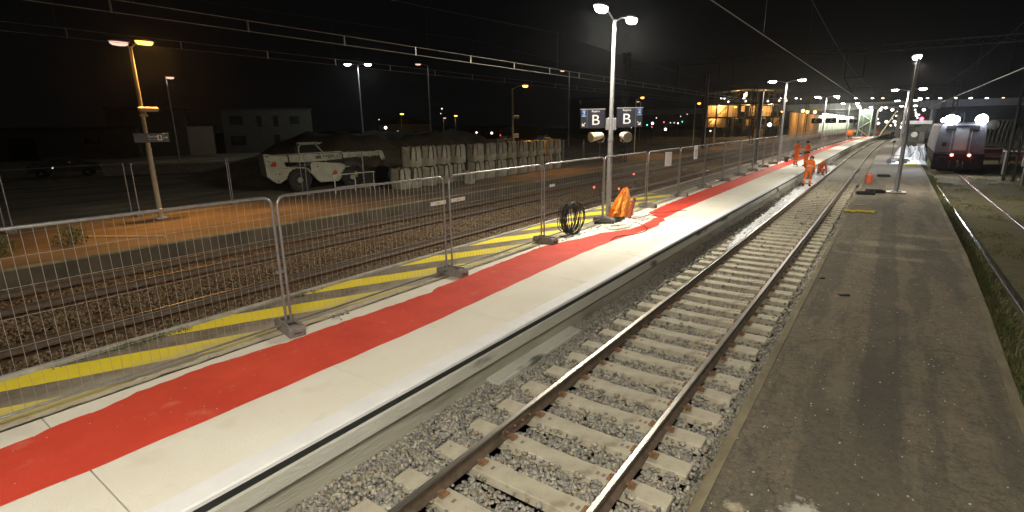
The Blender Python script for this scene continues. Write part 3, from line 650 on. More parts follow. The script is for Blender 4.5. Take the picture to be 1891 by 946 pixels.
tag(MB().box((0, 0, .03), (.75, .62, .07), ch=.012).box((0, -.28, .0), (.78, .1, .09), ch=.01, mi=1).build('concrete_pad', [M_padc, M_fenceblock], loc=(.52, 29.5, .49)), 'white topped concrete pad under the asphalt platform lamp', 'pad')
tag(MB().box((0, 0, 0), (.09, .06, .34), ch=.01).build('junction_box', M_paper, loc=(.45, 29.42, 2.3)), 'small box strapped on the asphalt platform lamp post', 'box') if False else None

OH = 5.75
ol = lamp('near orange street lamp on the far platform with loudspeaker and exit sign', -21.75, 7.75, .5, 6.0, [(0, .45, .22), (0, -.32, .12)], 620, SODIUM, [M_glowO, M_dim], M_opole, .09, .05, size=1.1, name='street_lamp', group='orange lamps of the far platform', pows=[1500, 20])
for k, (y, l) in enumerate(((30.6, 'orange street lamp behind the white bulk bags'), (52.6, 'orange street lamp seen just right of the sign with B and 4'), (72.8, 'orange street lamp left of the lit steel building'), (94, 'orange street lamp in front of the lit steel building'), (116, 'orange street lamp before the amber hoarding'), (140, 'farthest orange street lamp, before the pale lit wall'))):
    lamp(l, -21.9, y, .5, 5.75, [(0, 1.6 if k < 3 else .9, .3)], 700, SODIUM, M_glowO, M_opole, .08, .045, size=1.2+.2*k, name='street_lamp', group='orange lamps of the far platform')

# ---- fittings on the near orange lamp
def horn(name, label, loc, ang, s=1., col=None, tilt=.1):
    r = thing(name, label, 'loudspeaker', loc, ang)
    m = col or mat('cream_plastic', (.66, .60, .46), (.55, .50, .38), 6, .6)
    MB().lathe([(.085*s, -.24*s), (.10*s, -.2*s), (.125*s, 0), (.135*s, .16*s), (.15*s, .19*s), (.15*s, .21*s)], n=20, axis='x').build('housing', m, r, smooth=50)
    MB().lathe([(.01, .212*s), (.135*s, .214*s), (.135*s, .218*s)], n=20, axis='x').build('grille', mat('horn_grille', (.33, .31, .25), (.24, .22, .18), 60, .7), r)
    MB().tube([(-.05*s, 0, -.14*s), (-.05*s, 0, -.19*s), (-.28*s, 0, -.19*s), (-.34*s, 0, -.05*s)], .012*s, 6).build('bracket', M_galv, r); r.rotation_euler.y = tilt
    return r
r = thing('loudspeaker_box', 'cream box loudspeaker on the near orange lamp post', 'loudspeaker', (-21.6, 7.83, 4.42))
MB().box((0, .08, 0), (.2, .62, .16), ch=.04).build('housing', mat('cream_plastic', (.66, .60, .46), (.55, .50, .38), 6, .6), r); MB().cyl((0, -.05, -.22), (0, -.05, -.05), .05, n=10).box((0, -.1, -.22), (.12, .25, .08), ch=.01).build('bracket', M_opole, r)
M_sign = mat('dark_sign_board', (.022, .022, .035), (.018, .018, .03), 4, .45); M_signgrey = mat('old_grey_sign', (.10, .10, .10), (.08, .08, .08), 5, .6); M_signblue = mat('sign_blue', (.03, .07, .25), None, 4, .5)
M_wht = mat('sign_white', (.85, .85, .88), None, 4, .5)
r = thing('exit_sign', 'dark exit sign reading Sortie on the near orange lamp post', 'sign', (-21.62, 7.86, 3.43))
MB().box((0, 0, 0), (.05, 1.12, .32), ch=.008).build('board', M_signgrey, r)
Rx = (PI/2, 0, PI/2)
text('lettering', 'Sortie', .13, M_wht, r, (.03, .03, .045), Rx); text('lettering', 'toutes directions', .045, M_wht, r, (.03, .03, -.06), Rx)
MB().box((.028, .25, 0), (.004, .15, .2)).build('pictogram', M_wht, r); MB().box((.032, .25, -.01), (.004, .06, .12)).box((.032, .25, .07), (.004, .035, .035)).build('pictogram_figure', M_signgrey, r)
MB().box((.028, .375, 0), (.004, .008, .2)).build('divider', M_wht, r)
ARW = [(-.055, -.009), (.02, -.009), (-.005, -.035), (.012, -.046), (.055, 0), (.012, .046), (-.005, .035), (.02, .009), (-.055, .009)]
def arrow(parent, loc, ang, s, face='x', m=None):
    c_, s_ = math.cos(ang), math.sin(ang); mb = MB(); p = [((a*c_-b_*s_)*s, (a*s_+b_*c_)*s) for a, b_ in ARW]
    mb.prism(p, 0, .004 if face == 'x' else -.004)
    o = mb.build('arrow', m or M_wht, parent, loc)
    if face == 'x': o.rotation_euler.z = PI/2
    return o
arrow(r, (.028, .46, 0), 0, 1.1)

# ---- B signs on the mid lamp : board faces the viewer side (-Y)
def bsign(label, x0, x1, y, z, num, left):
    cx_ = (x0+x1)/2; W = x1-x0; r = thing('platform_sign', label, 'sign', (-7.12+math.cos(.42)*cx_, 15.15+math.sin(.42)*cx_, z), .42)
    MB().box((0, 0, 0), (W, .05, .56), ch=.008).build('board', M_sign, r)
    MB().box((0, 0, .291), (W+.02, .06, .022)).build('trim', M_galvd, r)
    sd = -1 if left else 1; nx = sd*(W/2-.10); bx = -sd*.09
    MB().box((sd*(W/2-.10), -.0262, .17), (.15, .003, .19)).build('number_panel', M_signblue, r)
    MB().box((sd*(W/2-.205), -.027, .0), (.006, .004, .52)).build('divider', mat('sign_line', (.3, .3, .32)), r)
    Rf = (PI/2, 0, 0)
    text('lettering', 'B', .44, M_wht, r, (bx, -.027, -.05), Rf, sx=1.1); text('lettering', 'Repère', .085, M_wht, r, (bx, -.027, .225), Rf)
    text('lettering', str(num), .16, mat('sign_paleblue', (.5, .6, .85)), r, (nx, -.03, .155), Rf); text('lettering', 'Voie', .05, M_wht, r, (nx, -.03, .24), Rf)
    MB().box((nx, -.03, .08), (.13, .004, .012)).build('underline', mat('sign_paleblue', (.5, .6, .85)), r)
    arrow(r, (nx, -.028, -.17), (-3*PI/4 if left else -PI/4), 1.25, 'y')
bsign('dark platform sign with white B and 2, left of the lamp post', -.92, -.17, 15.18, 3.86, 2, True)
bsign('dark platform sign with white B and 4, right of the lamp post', 0.19, .96, 15.24, 3.88, 4, False)
r = thing('sign_bracket', 'ribbed grey bracket holding the B signs to the lamp post', 'bracket', (-7.12, 15.2, 3.7))
for sx in (-1, 1): MB().box((sx*.12, 0, 0), (.11, .06, .36), ch=.01).box((sx*.12, -.035, 0), (.03, .02, .36)).build('plate', M_galvd, r)
horn('horn_loudspeaker', 'cream horn loudspeaker under the left B sign, facing the viewer', (-7.45, 14.85, 3.33), -2.0, 1.0, tilt=.12)
horn('horn_loudspeaker', 'cream horn loudspeaker under the right B sign, turned right', (-6.62, 15.15, 3.33), -.75, 1.0, tilt=.12)
# letter C signs farther along
for (Y, a, s, l) in ((75.4, -7.05+cX(75.6), 1., 'nearer'), (105.8, -6.9+cX(106), 1.0, 'farther')):
    for sd in (-1, 1):
        r = thing('platform_sign', 'dark sign with letter C on the %s side of the %s signed lamp' % ('left' if sd < 0 else 'right', l), 'sign', (a+sd*.75, Y, 3.95))
        MB().box((0, 0, 0), (1.15, .06, .62), ch=.01).build('board', M_sign, r); text('lettering', 'C', .42, M_wht, r, (.1*sd, -.035, -.02), (PI/2, 0, 0)); MB().box((-sd*.5, 0, 0), (.25, .04, .1)).build('bracket', M_galvd, r)

# ================================================================== OVERHEAD LINES
M_cu = mat('overhead_wire', (.30, .28, .25), (.18, .17, .15), 4, .5, .5)
def catenary(label, X, zc, za, zm, y0, y1, drop_y, r=.0095, aux=True, sag=.5, pitch=7, rm=None, thick=.022, hang=True):
    t_ = thing('overhead_line', label, 'overhead line', (X, 0, 0), 0, 'overhead electric lines')
    ys = [y for y in np.arange(y0, y1, 3.)]+[y1]
    MB().tube([(cX(y), y, zc) for y in ys], r, 5).build('contact_wire', M_cu, t_)
    zmf = lambda y: zm+sag*(((y-18) % 50-25)/25)**2
    if aux: MB().tube([(cX(y), y, za) for y in ys], r, 5).build('auxiliary_wire', M_cu, t_)
    if zm: MB().tube([(cX(y), y, zmf(y)) for y in ys], rm or .0045, 5).build('messenger_wire', M_dark, t_)
    if aux:
        d = MB().box((0, 0, (zc+za)/2), (thick, thick, za-zc+.02)).build('dropper', M_cu, t_)
        for k, y in enumerate(drop_y):
            if k == 0: d.location = (cX(y), y, 0)
            else: c = d.copy(); COL.objects.link(c); c.location = (cX(y), y, 0)
    if zm:
        for y in np.arange(y0+3, min(y1, 62), pitch): MB().cyl((0, 0, za if aux else zc), (0, 0, zmf(y)), .004, n=4).build('hanger', M_dark, t_, (cX(y), y, 0))
    return t_
catenary('upper left overhead line with double wire, above the track by the striped strip', -10.75, 5.57, 5.77, 6.58, -6, 190, [5.95+2.3*k-2.3*4 for k in range(18)], sag=.5, r=.008, thick=.026)
catenary('fainter overhead line of the track beside the far platform', -14.95, 5.67, 5.85, 6.75, -6, 190, [8.76+2.3*k-2.3*4 for k in range(16)], r=.0055)
catenary('overhead line above the middle track with wire cutting down the upper right', -2.55, 5.52, 5.7, 6.9, 3, 190, [], aux=False, r=.010)
catenary('overhead line above the rightmost track', 3.2, 5.3, 5.5, 6.7, 3, 190, [], aux=False, r=.010)
M_mast = mat('mast_steel', (.035, .035, .033), (.025, .025, .023), 5, .6, .4)
def lattice(mb, a, b, w_, n, r=.025):
    a = Vector(a); b = Vector(b); d = (b-a); dn = d.normalized(); s1 = dn.cross(Vector((0, 1, 0))) if abs(dn.y) < .5 else dn.cross(Vector((0, 0, 1))); s1.normalize(); s2 = dn.cross(s1)
    c = [(s1*i+s2*j)*w_/2 for i, j in ((-1, -1), (1, -1), (1, 1), (-1, 1))]
    for q in c: mb.cyl(a+q, b+q, r, n=4)
    for k in range(n):
        p = a+d*k/n; q_ = a+d*(k+1)/n
        for i in range(4): mb.cyl(p+c[i], q_+c[(i+1) % 4] if k % 2 else q_+c[i-1], r*.55, n=4)
def gantry(Y, label):
    r = thing('overhead_gantry', label, 'gantry', (cX(Y), Y, 0), 0, 'overhead line gantries')
    for x, z in ((-18.9, 9.6), (6.1, 9.0)):
        mb = MB(); lattice(mb, (x, 0, 0), (x, 0, z), .45, 12, .04); mb.build('mast', M_mast, r)
    mb = MB(); lattice(mb, (-18.9, 0, 8.45), (6.1, 0, 8.3), .4, 32, .028); mb.build('beam', M_mast, r)
    for x in (-14.95, -10.75, -2.55, 3.2):
        mb = MB().cyl((x-.55, 0, 8.3), (x-.55, 0, 6.6), .035, n=6).cyl((x+.5, 0, 8.3), (x+.5, 0, 6.6), .035, n=6).cyl((x-.55, 0, 6.6), (x+.5, 0, 6.6), .035, n=6).cyl((x-.55, 0, 6.6), (x, 0, 5.6), .025, n=6); mb.build('drop_bracket', M_mast, r)
gantry(43, 'nearest lattice gantry spanning all the tracks'); gantry(93, 'second lattice gantry, above the letter C signs'); gantry(143, 'third, farthest lattice gantry near the bridge')
M_hpole = mat('grey_h_pole', (.17, .165, .16), (.12, .12, .115), 4, .6, .3)
def hmast(label, x, y, z0, H, w_=.26, m=None):
    r = thing('catenary_mast', label, 'mast', (x, y, z0), 0, 'steel masts'); MB().box((-w_*.45, 0, H/2), (.02, w_, H)).box((w_*.45, 0, H/2), (.02, w_, H)).box((0, 0, H/2), (w_*.88, .016, H)).build('column', m or M_hpole, r); MB().box((0, 0, .06), (.5, .5, .12), ch=.02).build('foot', M_fenceblock, r)
    return r
hmast('short grey steel mast just left of the lamp post behind the fence', -8.15, 43, .67, 5.3)
hmast('steel mast standing in front of the lit steel building', -20.3, 72, .5, 9.5, .4)
MB_ = MB().cyl((0, 0, 0), (0, 0, 3.1), .12, n=10); tag(MB_.build('orange_lit_post', mat('amber_post', (.35, .25, .15)), loc=(-20.8, 79, .5)), 'thick short post lit amber in front of the steel building', 'post')

# ================================================================== LEFT YARD
M_cream = mat('cream_machine_paint', (.56, .55, .42), (.42, .41, .31), 3, .5, 0, c3=(.2, .18, .13), s3=4, t3=.62, w3=.15)
M_glass = mat('dark_glass', (.03, .035, .035), None, 3, .1)
M_tyre = mat('tyre_rubber', (.025, .024, .023), (.05, .045, .04), 10, .9, 0, .5, 40)
def wheel(parent, x, y, R, w_, rimm):
    wb = MB().lathe([(R*.55, -w_/2), (R*.92, -w_/2), (R, -w_*.35), (R, w_*.35), (R*.92, w_/2), (R*.55, w_/2)], n=28, axis='y')
    for k in range(18): a = 2*PI*k/18; wb.box((math.cos(a)*R, 0, math.sin(a)*R), (.05, w_*.8, .09), rot=Euler((0, -a, 0)))
    wh = wb.build('wheel', M_tyre, parent, (x, y, R), smooth=40)
    rb = MB().lathe([(R*.12, -w_/2-.02), (R*.2, -w_/2-.03), (R*.3, -w_*.3), (R*.5, -w_*.34), (R*.57, -w_/2-.01), (R*.57, w_/2+.01), (R*.1, w_/2+.01)], n=24, axis='y')
    for k in range(8): a = 2*PI*k/8; rb.cyl((math.cos(a)*R*.24, -w_/2-.06, math.sin(a)*R*.24), (math.cos(a)*R*.24, -w_*.3, math.sin(a)*R*.24), .02, n=6)
    rb.build('rim', rimm, wh, smooth=40); return wh
ang = math.atan2(2.6, 1.0)
tele = thing('telehandler', 'cream telescopic handler with long boom parked before the dirt mound', 'telehandler', (-26.0, 16.0, .48), ang)
yn = -.85   # near side
M_rimw = mat('rim_cream', (.42, .41, .34), (.33, .32, .26), 8, .6)
for x in (0, 2.75):
    for y_ in (-.95, .95): wheel(tele, x, y_, .6, .4, M_rimw)
MB().prism([(-1.62, 1.97), (-1.5, 1.98), (-.75, 1.84), (-.6, 1.30), (.1, 1.22), (.55, 1.02), (.6, .9), (-.15, 1.15), (-.45, 1.0), (-.62, .7), (-.95, .48), (-1.15, .5), (-1.55, .85)], -1.02, -.35).prism([(-1.62, 1.9), (-.75, 1.8), (-.6, .7), (-1.15, .5), (-1.55, .85)], -.34, 1.0).build('rear_body', M_cream, tele)
MB().prism([(-.3, .55), (3.1, .55), (3.1, .95), (-.3, .95)], -.55, .55).cyl((0, -.9, .5), (0, .9, .5), .1, n=8).cyl((2.75, -.9, .5), (2.75, .9, .5), .1, n=8).build('chassis', M_dark, tele)
MB().prism([(.62, 1.42), (.75, 1.5), (2.3, 1.36), (2.45, 1.22), (2.1, .62), (1.95, .48), (1.05, .46), (.9, .58), (.62, .95)], -1.06, -.45).build('engine_cover', M_cream, tele)
MB().tube([(-.75, -1.08, 1.27), (.32, -1.08, 1.22), (.45, -1.08, 1.16), (.92, -1.08, .55), (1.05, -1.08, .44), (1.95, -1.08, .46), (2.1, -1.08, .56), (2.38, -1.08, 1.15), (2.7, -1.08, 1.2)], .035, 6).build('fender_rail', M_cream, tele)
MB().box((.15, -.8, 1.33), (1.2, .4, .12), rot=Euler((0, -.12, 0))).build('mudguard', M_dark, tele); MB().prism([(2.3, 1.2), (2.45, 1.42), (3.2, 1.4), (3.5, 1.05), (3.4, .95), (3.1, 1.2)], -1.0, -.6).build('mudguard', M_dark, tele)
boom = MB().prism([(-1.4, 1.55), (-1.45, 1.9), (2.5, 1.98), (2.5, 1.55), (.5, 1.46)], -.30, .06); boom.build('boom', M_cream, tele)
b2 = MB().prism([(2.5, 1.60), (2.5, 1.93), (4.65, 1.90), (4.75, 1.80), (4.65, 1.68)], -.27, .03)
for x in (2.55, 2.95, 3.5, 4.1): b2.box((x, -.12, 1.78), (.12, .38, .36), ch=.02)
b2.build('boom_extension', M_cream, tele)
for x in (-.35, 2.48): MB().tube([(x-.1, -.34, 1.9), (x+.03, -.36, 1.8), (x+.05, -.36, 1.4)], .03, 6).build('hose', M_black, tele)
MB().prism([(4.55, 1.92), (4.82, 1.95), (5.0, 1.4), (5.3, .95), (5.2, .9), (4.85, 1.25), (4.7, 1.5)], -.35, -.22).prism([(4.55, 1.92), (4.82, 1.95), (5.0, 1.4), (5.3, .95), (5.2, .9), (4.85, 1.25), (4.7, 1.5)], .02, .15).cyl((4.98, -.4, 1.3), (4.98, .2, 1.3), .06, n=8).build('boom_head', M_cream, tele)
MB().prism([(4.9, 1.0), (5.2, .98), (5.35, .75), (5.45, .2), (4.95, .05), (4.75, .35)], -1.1, .85).build('bucket', mat('bucket_steel', (.11, .115, .13), (.07, .075, .08), 5, .6, .3), tele)
cabn = MB()
for y_ in (.25, .95): cabn.tube([(.35, y_, 1.2), (.35, y_, 2.25), (.5, y_, 2.40), (1.2, y_, 2.42), (1.7, y_, 1.85), (1.75, y_, 1.2)], .045, 6)
cabn.box((.85, .6, 2.46), (1.15, .9, .08), ch=.03).prism([(1.3, 2.42), (1.6, 2.5), (1.42, 2.36)], .15, 1.05)
cb = cabn.build('cab', M_cream, tele); MB().prism([(.4, 1.2), (.4, 2.3), (1.2, 2.36), (1.65, 1.84), (1.7, 1.2)], .3, .9).build('glazing', M_glass, cb)
T_ = (PI/2, 0, 0)
text('lettering', 'MERLO', .24, mat('dark_lettering', (.03, .03, .03)), tele, (1.95, -.305, 1.72), T_, sx=1.25)
MB().box((1.22, -.305, 1.70), (.3, .01, .16)).build('logo_patch', mat('logo_green', (.12, .18, .12)), tele)
M_redd = mat('red_decal', (.5, .06, .03), (.42, .05, .03), 8, .6)
for x, z, s in ((-1.18, 1.48, .16), (1.82, .88, .17), (.95, 1.25, .06)):
    MB().prism([(x+s*a, z+s*b_) for a, b_ in ((-1, -.3), (-.4, .1), (-.5, .7), (.1, .5), (.3, 1), (.7, .5), (.9, -.3), (.5, -.9), (-.3, -.8))], -1.075, -1.066).build('red_decal', M_redd, tele)
for x, z in ((-1.45, 1.85), (-1.4, 1.6), (-.95, .95), (-1.05, .6)): MB().cyl((x, -1.03, z), (x, -1.02, z), .04, n=8).build('bolt', M_dark, tele)

# dirt mound
M_mound = mat('mound_earth', (.15, .12, .075), (.22, .18, .115), 1.2, .95, 0, 1, 8)
vs = []; fs = []; n = 44
for i in range(n+1):
    for j in range(n+1):
        x = -41+16*i/n; y = 15.5+27*j/n; u_ = (i/n-.5)*2; v_ = (j/n-.5)*2; h = max(0, 1-abs(u_)**1.6)*max(0, 1-abs(v_)**2.2)
        h = 2.75*min(1, h*1.5)*(1+.08*math.sin(y*.9)+.05*math.sin(x*1.7+y*2.1))+rng.normal(0, .03); vs.append((x, y, .42+max(0, h)))
for i in range(n):
    for j in range(n): k = i*(n+1)+j; fs.append((k, k+1, k+n+2, k+n+1))
tag(MB().add(vs, fs).build('earth_mound', M_mound, smooth=60), 'long dark mound of earth behind the telehandler and bulk bags', 'mound')

# bulk bags
M_bag = mat('woven_bag', (.40, .36, .27), (.27, .24, .18), 2.5, .8, 0, .5, 60); M_strap = mat('bag_strap', (.05, .05, .045))
def bag_mesh(seed):
    rd = random.Random(seed); V = []; n = 28; rows = [0, .06, .2, .45, .7, .9, 1.0, 1.05]; F = []
    for z in rows:
        bulge = 1+.07*math.sin(PI*min(1, z))-(.03 if z > .98 else 0)-(.05 if z == 0 else 0)
        for k in range(n):
            a = 2*PI*k/n; c, s = math.cos(a), math.sin(a); q = (abs(c)**5+abs(s)**5)**(-1/5)
            rr_ = .435*q*bulge*(1+.012*math.sin(5*a+seed)+rd.gauss(0, .006)); V.append((c*rr_, s*rr_, z*1.02+(.04*math.sin(3*a+seed) if z > 1 else 0)))
    for i in range(len(rows)-1):
        for k in range(n): F.append((i*n+k, i*n+(k+1) % n, (i+1)*n+(k+1) % n, (i+1)*n+k))
    V.append((0, 0, .98)); F += [((len(rows)-1)*n+k, (len(rows)-1)*n+(k+1) % n, len(V)-1) for k in range(n)]
    return MB().add(V, F)
def strap_mesh():
    return MB().tube([(.30, .50, .35), (.30, .505, .75), (.32, .48, 1.04), (.40, .40, 1.16), (.48, .32, 1.04), (.505, .28, .45)], .028, 4)
bag_t = [bag_mesh(3), bag_mesh(8), bag_mesh(21)]; bag_me = []
for b_ in bag_t: o = b_.build('tmp', M_bag, smooth=60); bag_me.append(o.data); bpy.data.objects.remove(o)
o = strap_mesh().build('tmp', M_strap); strap_me = o.data; bpy.data.objects.remove(o)
M_print = mat('bag_print', (.12, .11, .09)); o = MB(); [o.box((.497, -.05+random.uniform(-.03, .03), .72-.07*i), (.004, random.uniform(.22, .4), .02)) for i in range(5)]; o = o.build('tmp', M_print); print_me = o.data; bpy.data.objects.remove(o)
def bag(label, x, y, z, rz, k, pr=True):
    r = thing('bulk_bag', label, 'bulk bag', (x, y, z), rz, 'white bulk bags stacked behind the tracks'); link('sack', bag_me[k % 3], r); [link('lifting_strap', strap_me, r, None, a) for a in (0, PI/2, PI, 3*PI/2)]
    if pr: link('print', print_me, r)
    return r
nb = 13
for i in range(nb):
    y = 19.95+1.27*i+(0.15 if i > 3 else 0); x = -20.75-.05*i+(-.35 if i < 4 else 0)
    for lay in (0, 1):
        if lay == 1 and i in (): continue
        bag('woven bulk bag in the %s layer of the front row, %s from the telehandler' % (('lower', 'upper')[lay], ordn(i+1)), x+random.gauss(0, .04), y+random.gauss(0, .03), .49+1.10*lay, random.gauss(0, .08)+(.3 if i < 4 else 0), i+lay, i > 3)
for i in range(11):
    bag('bulk bag in the back row behind the front stack, %s from the telehandler' % ordn(i+1), -21.9-.05*i, 21.5+1.45*i, .49, random.gauss(0, .1), i)
bag('single low bulk bag beside the telehandler bucket', -21.1, 19.1, .49, .2, 1, False)
r = bag('small pale bag leaning before the bulk bag stack', -19.6, 23.0, .49, .3, 0); r.scale = (.62, .62, .7)

# white barrier and other yard bits
r = thing('pipe_barrier', 'white pipe barrier with yellow knot in front of the telehandler', 'barrier', (-22.5, 15.9, .49), PI/2)
mb = MB()
mb.tube([(-.05, 0, .86), (0, 0, .92), (2.55, 0, .92), (2.6, 0, .86)], .028, 8).cyl((.05, 0, .3), (2.55, 0, .3), .02, n=6)
for x in (.05, 1.3, 2.52): mb.cyl((x, 0, 0), (x, 0, .92), .026, n=8)
mb.build('frame', mat('barrier_white', (.6, .6, .55), (.45, .45, .4), 8, .6), r); mb = MB(); [mb.box((1.35+random.gauss(0, .06), 0, .88+random.gauss(0, .06)), (.12, .05, .04), rot=Euler((random.random(), random.random()*3, 0))) for _ in range(7)]; mb.build('tape_knot', mat('tape_yellow', (.6, .5, .15)), r)
tag(MB().prism([(-20.1, 4.9), (-20.0, 4.75), (-17.7, 6.3), (-17.75, 6.42)], .5, .53, plane='xy').build('plank', mat('pale_plank', (.35, .27, .17))), 'pale plank lying on the orange-lit far platform', 'plank')
r = thing('platform_number_sign', 'small cream sign on the orange lamp behind the bulk bags', 'sign', (-21.8, 30.8, 3.05)); MB().box((0, .05, 0), (.04, .62, .3), ch=.01).build('board', mat('cream_sign', (.6, .5, .35)), r); text('lettering', 'B', .2, M_dark, r, (.03, .0, 0), (PI/2, 0, PI/2))
horn('horn_loudspeaker', 'small horn loudspeaker on the orange lamp behind the bulk bags', (-21.75, 30.85, 4.35), .2, .8)

# ---- far left town: low wall, cars, buildings, lamps
M_bld = mat('pale_render', (.075, .072, .06), (.055, .052, .045), 1, .9); M_roofd = mat('dark_roof', (.03, .028, .025)); M_win = mat('night_window', (.015, .016, .018), None, 3, .2)
def building(label, x, y, rz, W, D, H, roof='flat', wins=(), m=None):
    r = thing('building', label, 'building', (x, y, .45), rz); MB().box((0, 0, H/2), (W, D, H)).build('wall', m or M_bld, r)
    if roof == 'flat': MB().box((0, 0, H+.12), (W+.4, D+.4, .24)).build('roof', M_roofd, r)
    else: MB().prism([(-W/2-.3, H), (W/2+.3, H), (0, H+roof)], -D/2-.3, D/2+.3).build('roof', M_roofd, r)
    for wx, wz, ww, wh in wins:
        f_ = MB().box((wx, -D/2-.03, wz), (ww+.14, .08, wh+.14)).build('window', mat('window_frame', (.09, .09, .085)), r); MB().box((wx, -D/2-.08, wz), (ww, .03, wh)).build('pane', M_win, f_)
    return r
building('long low pale warehouse at far left beyond the yard', -84, 21.5, 1.1+PI/2*0, 15, 8, 3.6, wins=[(-3.5, 1.4, 2.4, 2.6), (3, 2.2, 1.6, .8)])
building('taller box-shaped shed beyond the near orange lamp', -83, 30.5, 1.1, 8.5, 8, 6.0)
building('small lean-to shed beside the box-shaped shed', -81, 35.3, 1.1, 4.2, 6, 3.9, m=mat('beige_render', (.34, .28, .2)))
building('pale two-storey house with dark windows behind the telehandler', -78, 44.5, 1.05, 12, 8, 6.1, wins=[(-4.2, 4.6, 1.8, 1.2), (-1.2, 4.5, .7, 1.6), (1, 4.5, .7, 1.6), (3.6, 4.6, 1.4, 1.2), (-4.2, 1.8, 2, 1.4), (1, 1.6, .8, 1.9), (4, 1.8, 1, 1.2)])
building('dim orange-lit house beyond the earth mound', -95, 88, .9, 12, 8, 4.2, roof=1.8, wins=[(-2, 2, 1.2, 1), (2, 2, 1.2, 1)], m=mat('beige_render', (.34, .28, .2)))
building('low pale depot wall beyond the bulk bags', -100, 118, .75, 44, 6, 3.4, wins=[(x, 1.8, 1.6, 1.4) for x in (-14, -6, 4, 12)])
building('dark tall block behind the signs', -95, 190, .5, 22, 12, 13, m=mat('dark_render', (.06, .06, .06)))
M_car = [mat('silver_paint', (.7, .7, .72), None, 2, .3, .3, coat=.6), mat('white_paint', (.7, .7, .7), None, 2, .3, 0, coat=.6), mat('dark_car_paint', (.03, .035, .05), None, 2, .25, .2, coat=.8)]
def car_root(mi, label, loc, rz):
    r = thing('parked_car', label, 'car', loc, rz, 'cars parked beyond the yard')
    MB().prism([(-2.1, .35), (-2.15, .8), (-1.95, .98), (-1.3, 1.02), (-.85, 1.42), (.35, 1.45), (1.05, 1.02), (1.9, .88), (2.1, .65), (2.1, .35)], -.83, .83).build('body', M_car[mi], r)
    MB().prism([(-1.2, 1.04), (-.82, 1.36), (.3, 1.39), (.92, 1.04)], -.85, .85).build('side_glass', M_glass, r)
    MB().prism([(.42, 1.40), (1.02, 1.05), (1.08, 1.07), (.46, 1.44)], -.7, .7).build('windscreen', M_glass, r)
    for x in (-1.35, 1.3):
        for y_ in (-.78, .78): wheel(r, x, y_, .31, .2, M_galvd)
    for y_ in (-.6, .6): MB().box((2.08, y_, .7), (.06, .3, .12), ch=.02).build('headlight', M_wht, r)
    return r
cars = [(1, -80, 52.5, 1.7, 'white hatchback'), (0, -77.5, 55.5, 1.8, 'silver car'), (1, -74, 60, 1.7, 'white saloon'), (2, -82, 47.5, 1.6, 'dark car'), (0, -72, 65, 1.8, 'grey hatchback'), (2, -69, 72, 1.7, 'black car'), (1, -67, 79, 1.8, 'pale van-like car'), (0, -64, 87, 1.6, 'small silver car'), (0, -60, 95, 1.7, 'silver estate'), (2, -50, 12.2, 1.2, 'dark car alone at far left')]
protos = {}
for i, (mi, x, y, a, l) in enumerate(cars):
    lab = l+(' parked by the pale two-storey house' if i < 4 else ' in the far parking row, %s from the house' % ordn(i+1) if i < 9 else ' of the yard, in shadow')
    if mi in protos: dup(protos[mi], (x, y, .48), a, lab)
    else: protos[mi] = car_root(mi, lab, (x, y, .48), a)
r = tag(MB().box((0, 0, .35), (13, .35, .7), ch=.03).build('low_wall', M_ltkerb, loc=(-44.5, 19.5, .48), rz=1.15), 'low wall catching orange light beyond the yard fence', 'wall')
def yardlamp(label, x, y, H, heads, power, col, lens, size=1.3, name='street_lamp'): return lamp(label, x, y, .45, H, heads, power, col, lens, M_galvd, .09, .05, False, name, 'lamps of the town beyond the yard', size, light=power > 0)
yardlamp('double-headed white mast lamp above the earth mound', -57, 45.5, 11.2, [(-.9, -.9, .1), (.9, .9, .1)], 600, (.9, 1, .95), M_glowW, 1.6)
yardlamp('unlit-looking lamp post right of the white double lamp', -46, 47, 10.5, [(-.7, -.9, .1)], 60, (1, .7, .5), M_dim, 1.3)
yardlamp('slim lamp post above the bulk bags with dim head', -42, 74, 11.5, [(-.8, -.8, .1)], 60, (1, .7, .5), M_dim, 1.3)
yardlamp('small dim lamp seen right of the near orange lamp', -62, 24.8, 8.6, [(0, .4, .1)], 60, (1, .8, .7), M_dim, 1.6)
yardlamp('small dim white lamp above the bulk bags', -70, 75, 5.0, [(0, .4, .1)], 60, (1, .9, .8), M_dim, 1.4)
yardlamp('small orange lamp beyond the mound, lower left of the white lamp', -86, 79, 6.2, [(.0, .3, .1)], 700, SODIUM, M_glowO, 2.0)
yardlamp('orange lamp among dark trees above the bulk bags', -92, 103, 6.2, [(.0, .3, .1)], 700, SODIUM, M_glowO, 2.2)
yardlamp('small dim lamp post left of the lit steel building', -48, 118, 8.5, [(-.7, 0, .1)], 60, (1, .7, .5), M_dim, 1.5)
# points of light in the distance (signals, headlights)
pl = [(1195, 231, 'green', 110, .35), (1205, 228, 'white', 110, .5), (1204, 235, 'red', 110, .3), (1212, 218, 'whitesmall', 150, .3), (1226, 226, 'red', 120, .4), (1229, 239, 'white', 120, .55), (1257, 215, 'whitesmall', 160, .25), (1269, 211, 'whitesmall', 160, .25), (1260, 225, 'teal', 120, .35), (1252, 228, 'white', 140, .3), (1245, 227, 'whitesmall', 140, .25), (1238, 227, 'whitesmall', 140, .25), (1312, 242, 'white', 70, .16), (846, 245, 'whitesmall', 90, .3), (712, 236, 'white', 80, .42), (735, 243, 'whitesmall', 80, .2), (908, 246, 'whitesmall', 100, .5), (880, 245, 'whitesmall', 100, .4), (816, 201, 'whitesmall', 130, .35), (924, 250, 'reddim', 100, .3), (700, 221, 'whitesmall', 130, .2), (97, 310, 'whitesmall', 47, .1), (814, 210, 'whitesmall', 130, .2), (1166, 236, 'whitesmall', 100, .15), (1479, 133+50, 'whitesmall', 150, .3)]
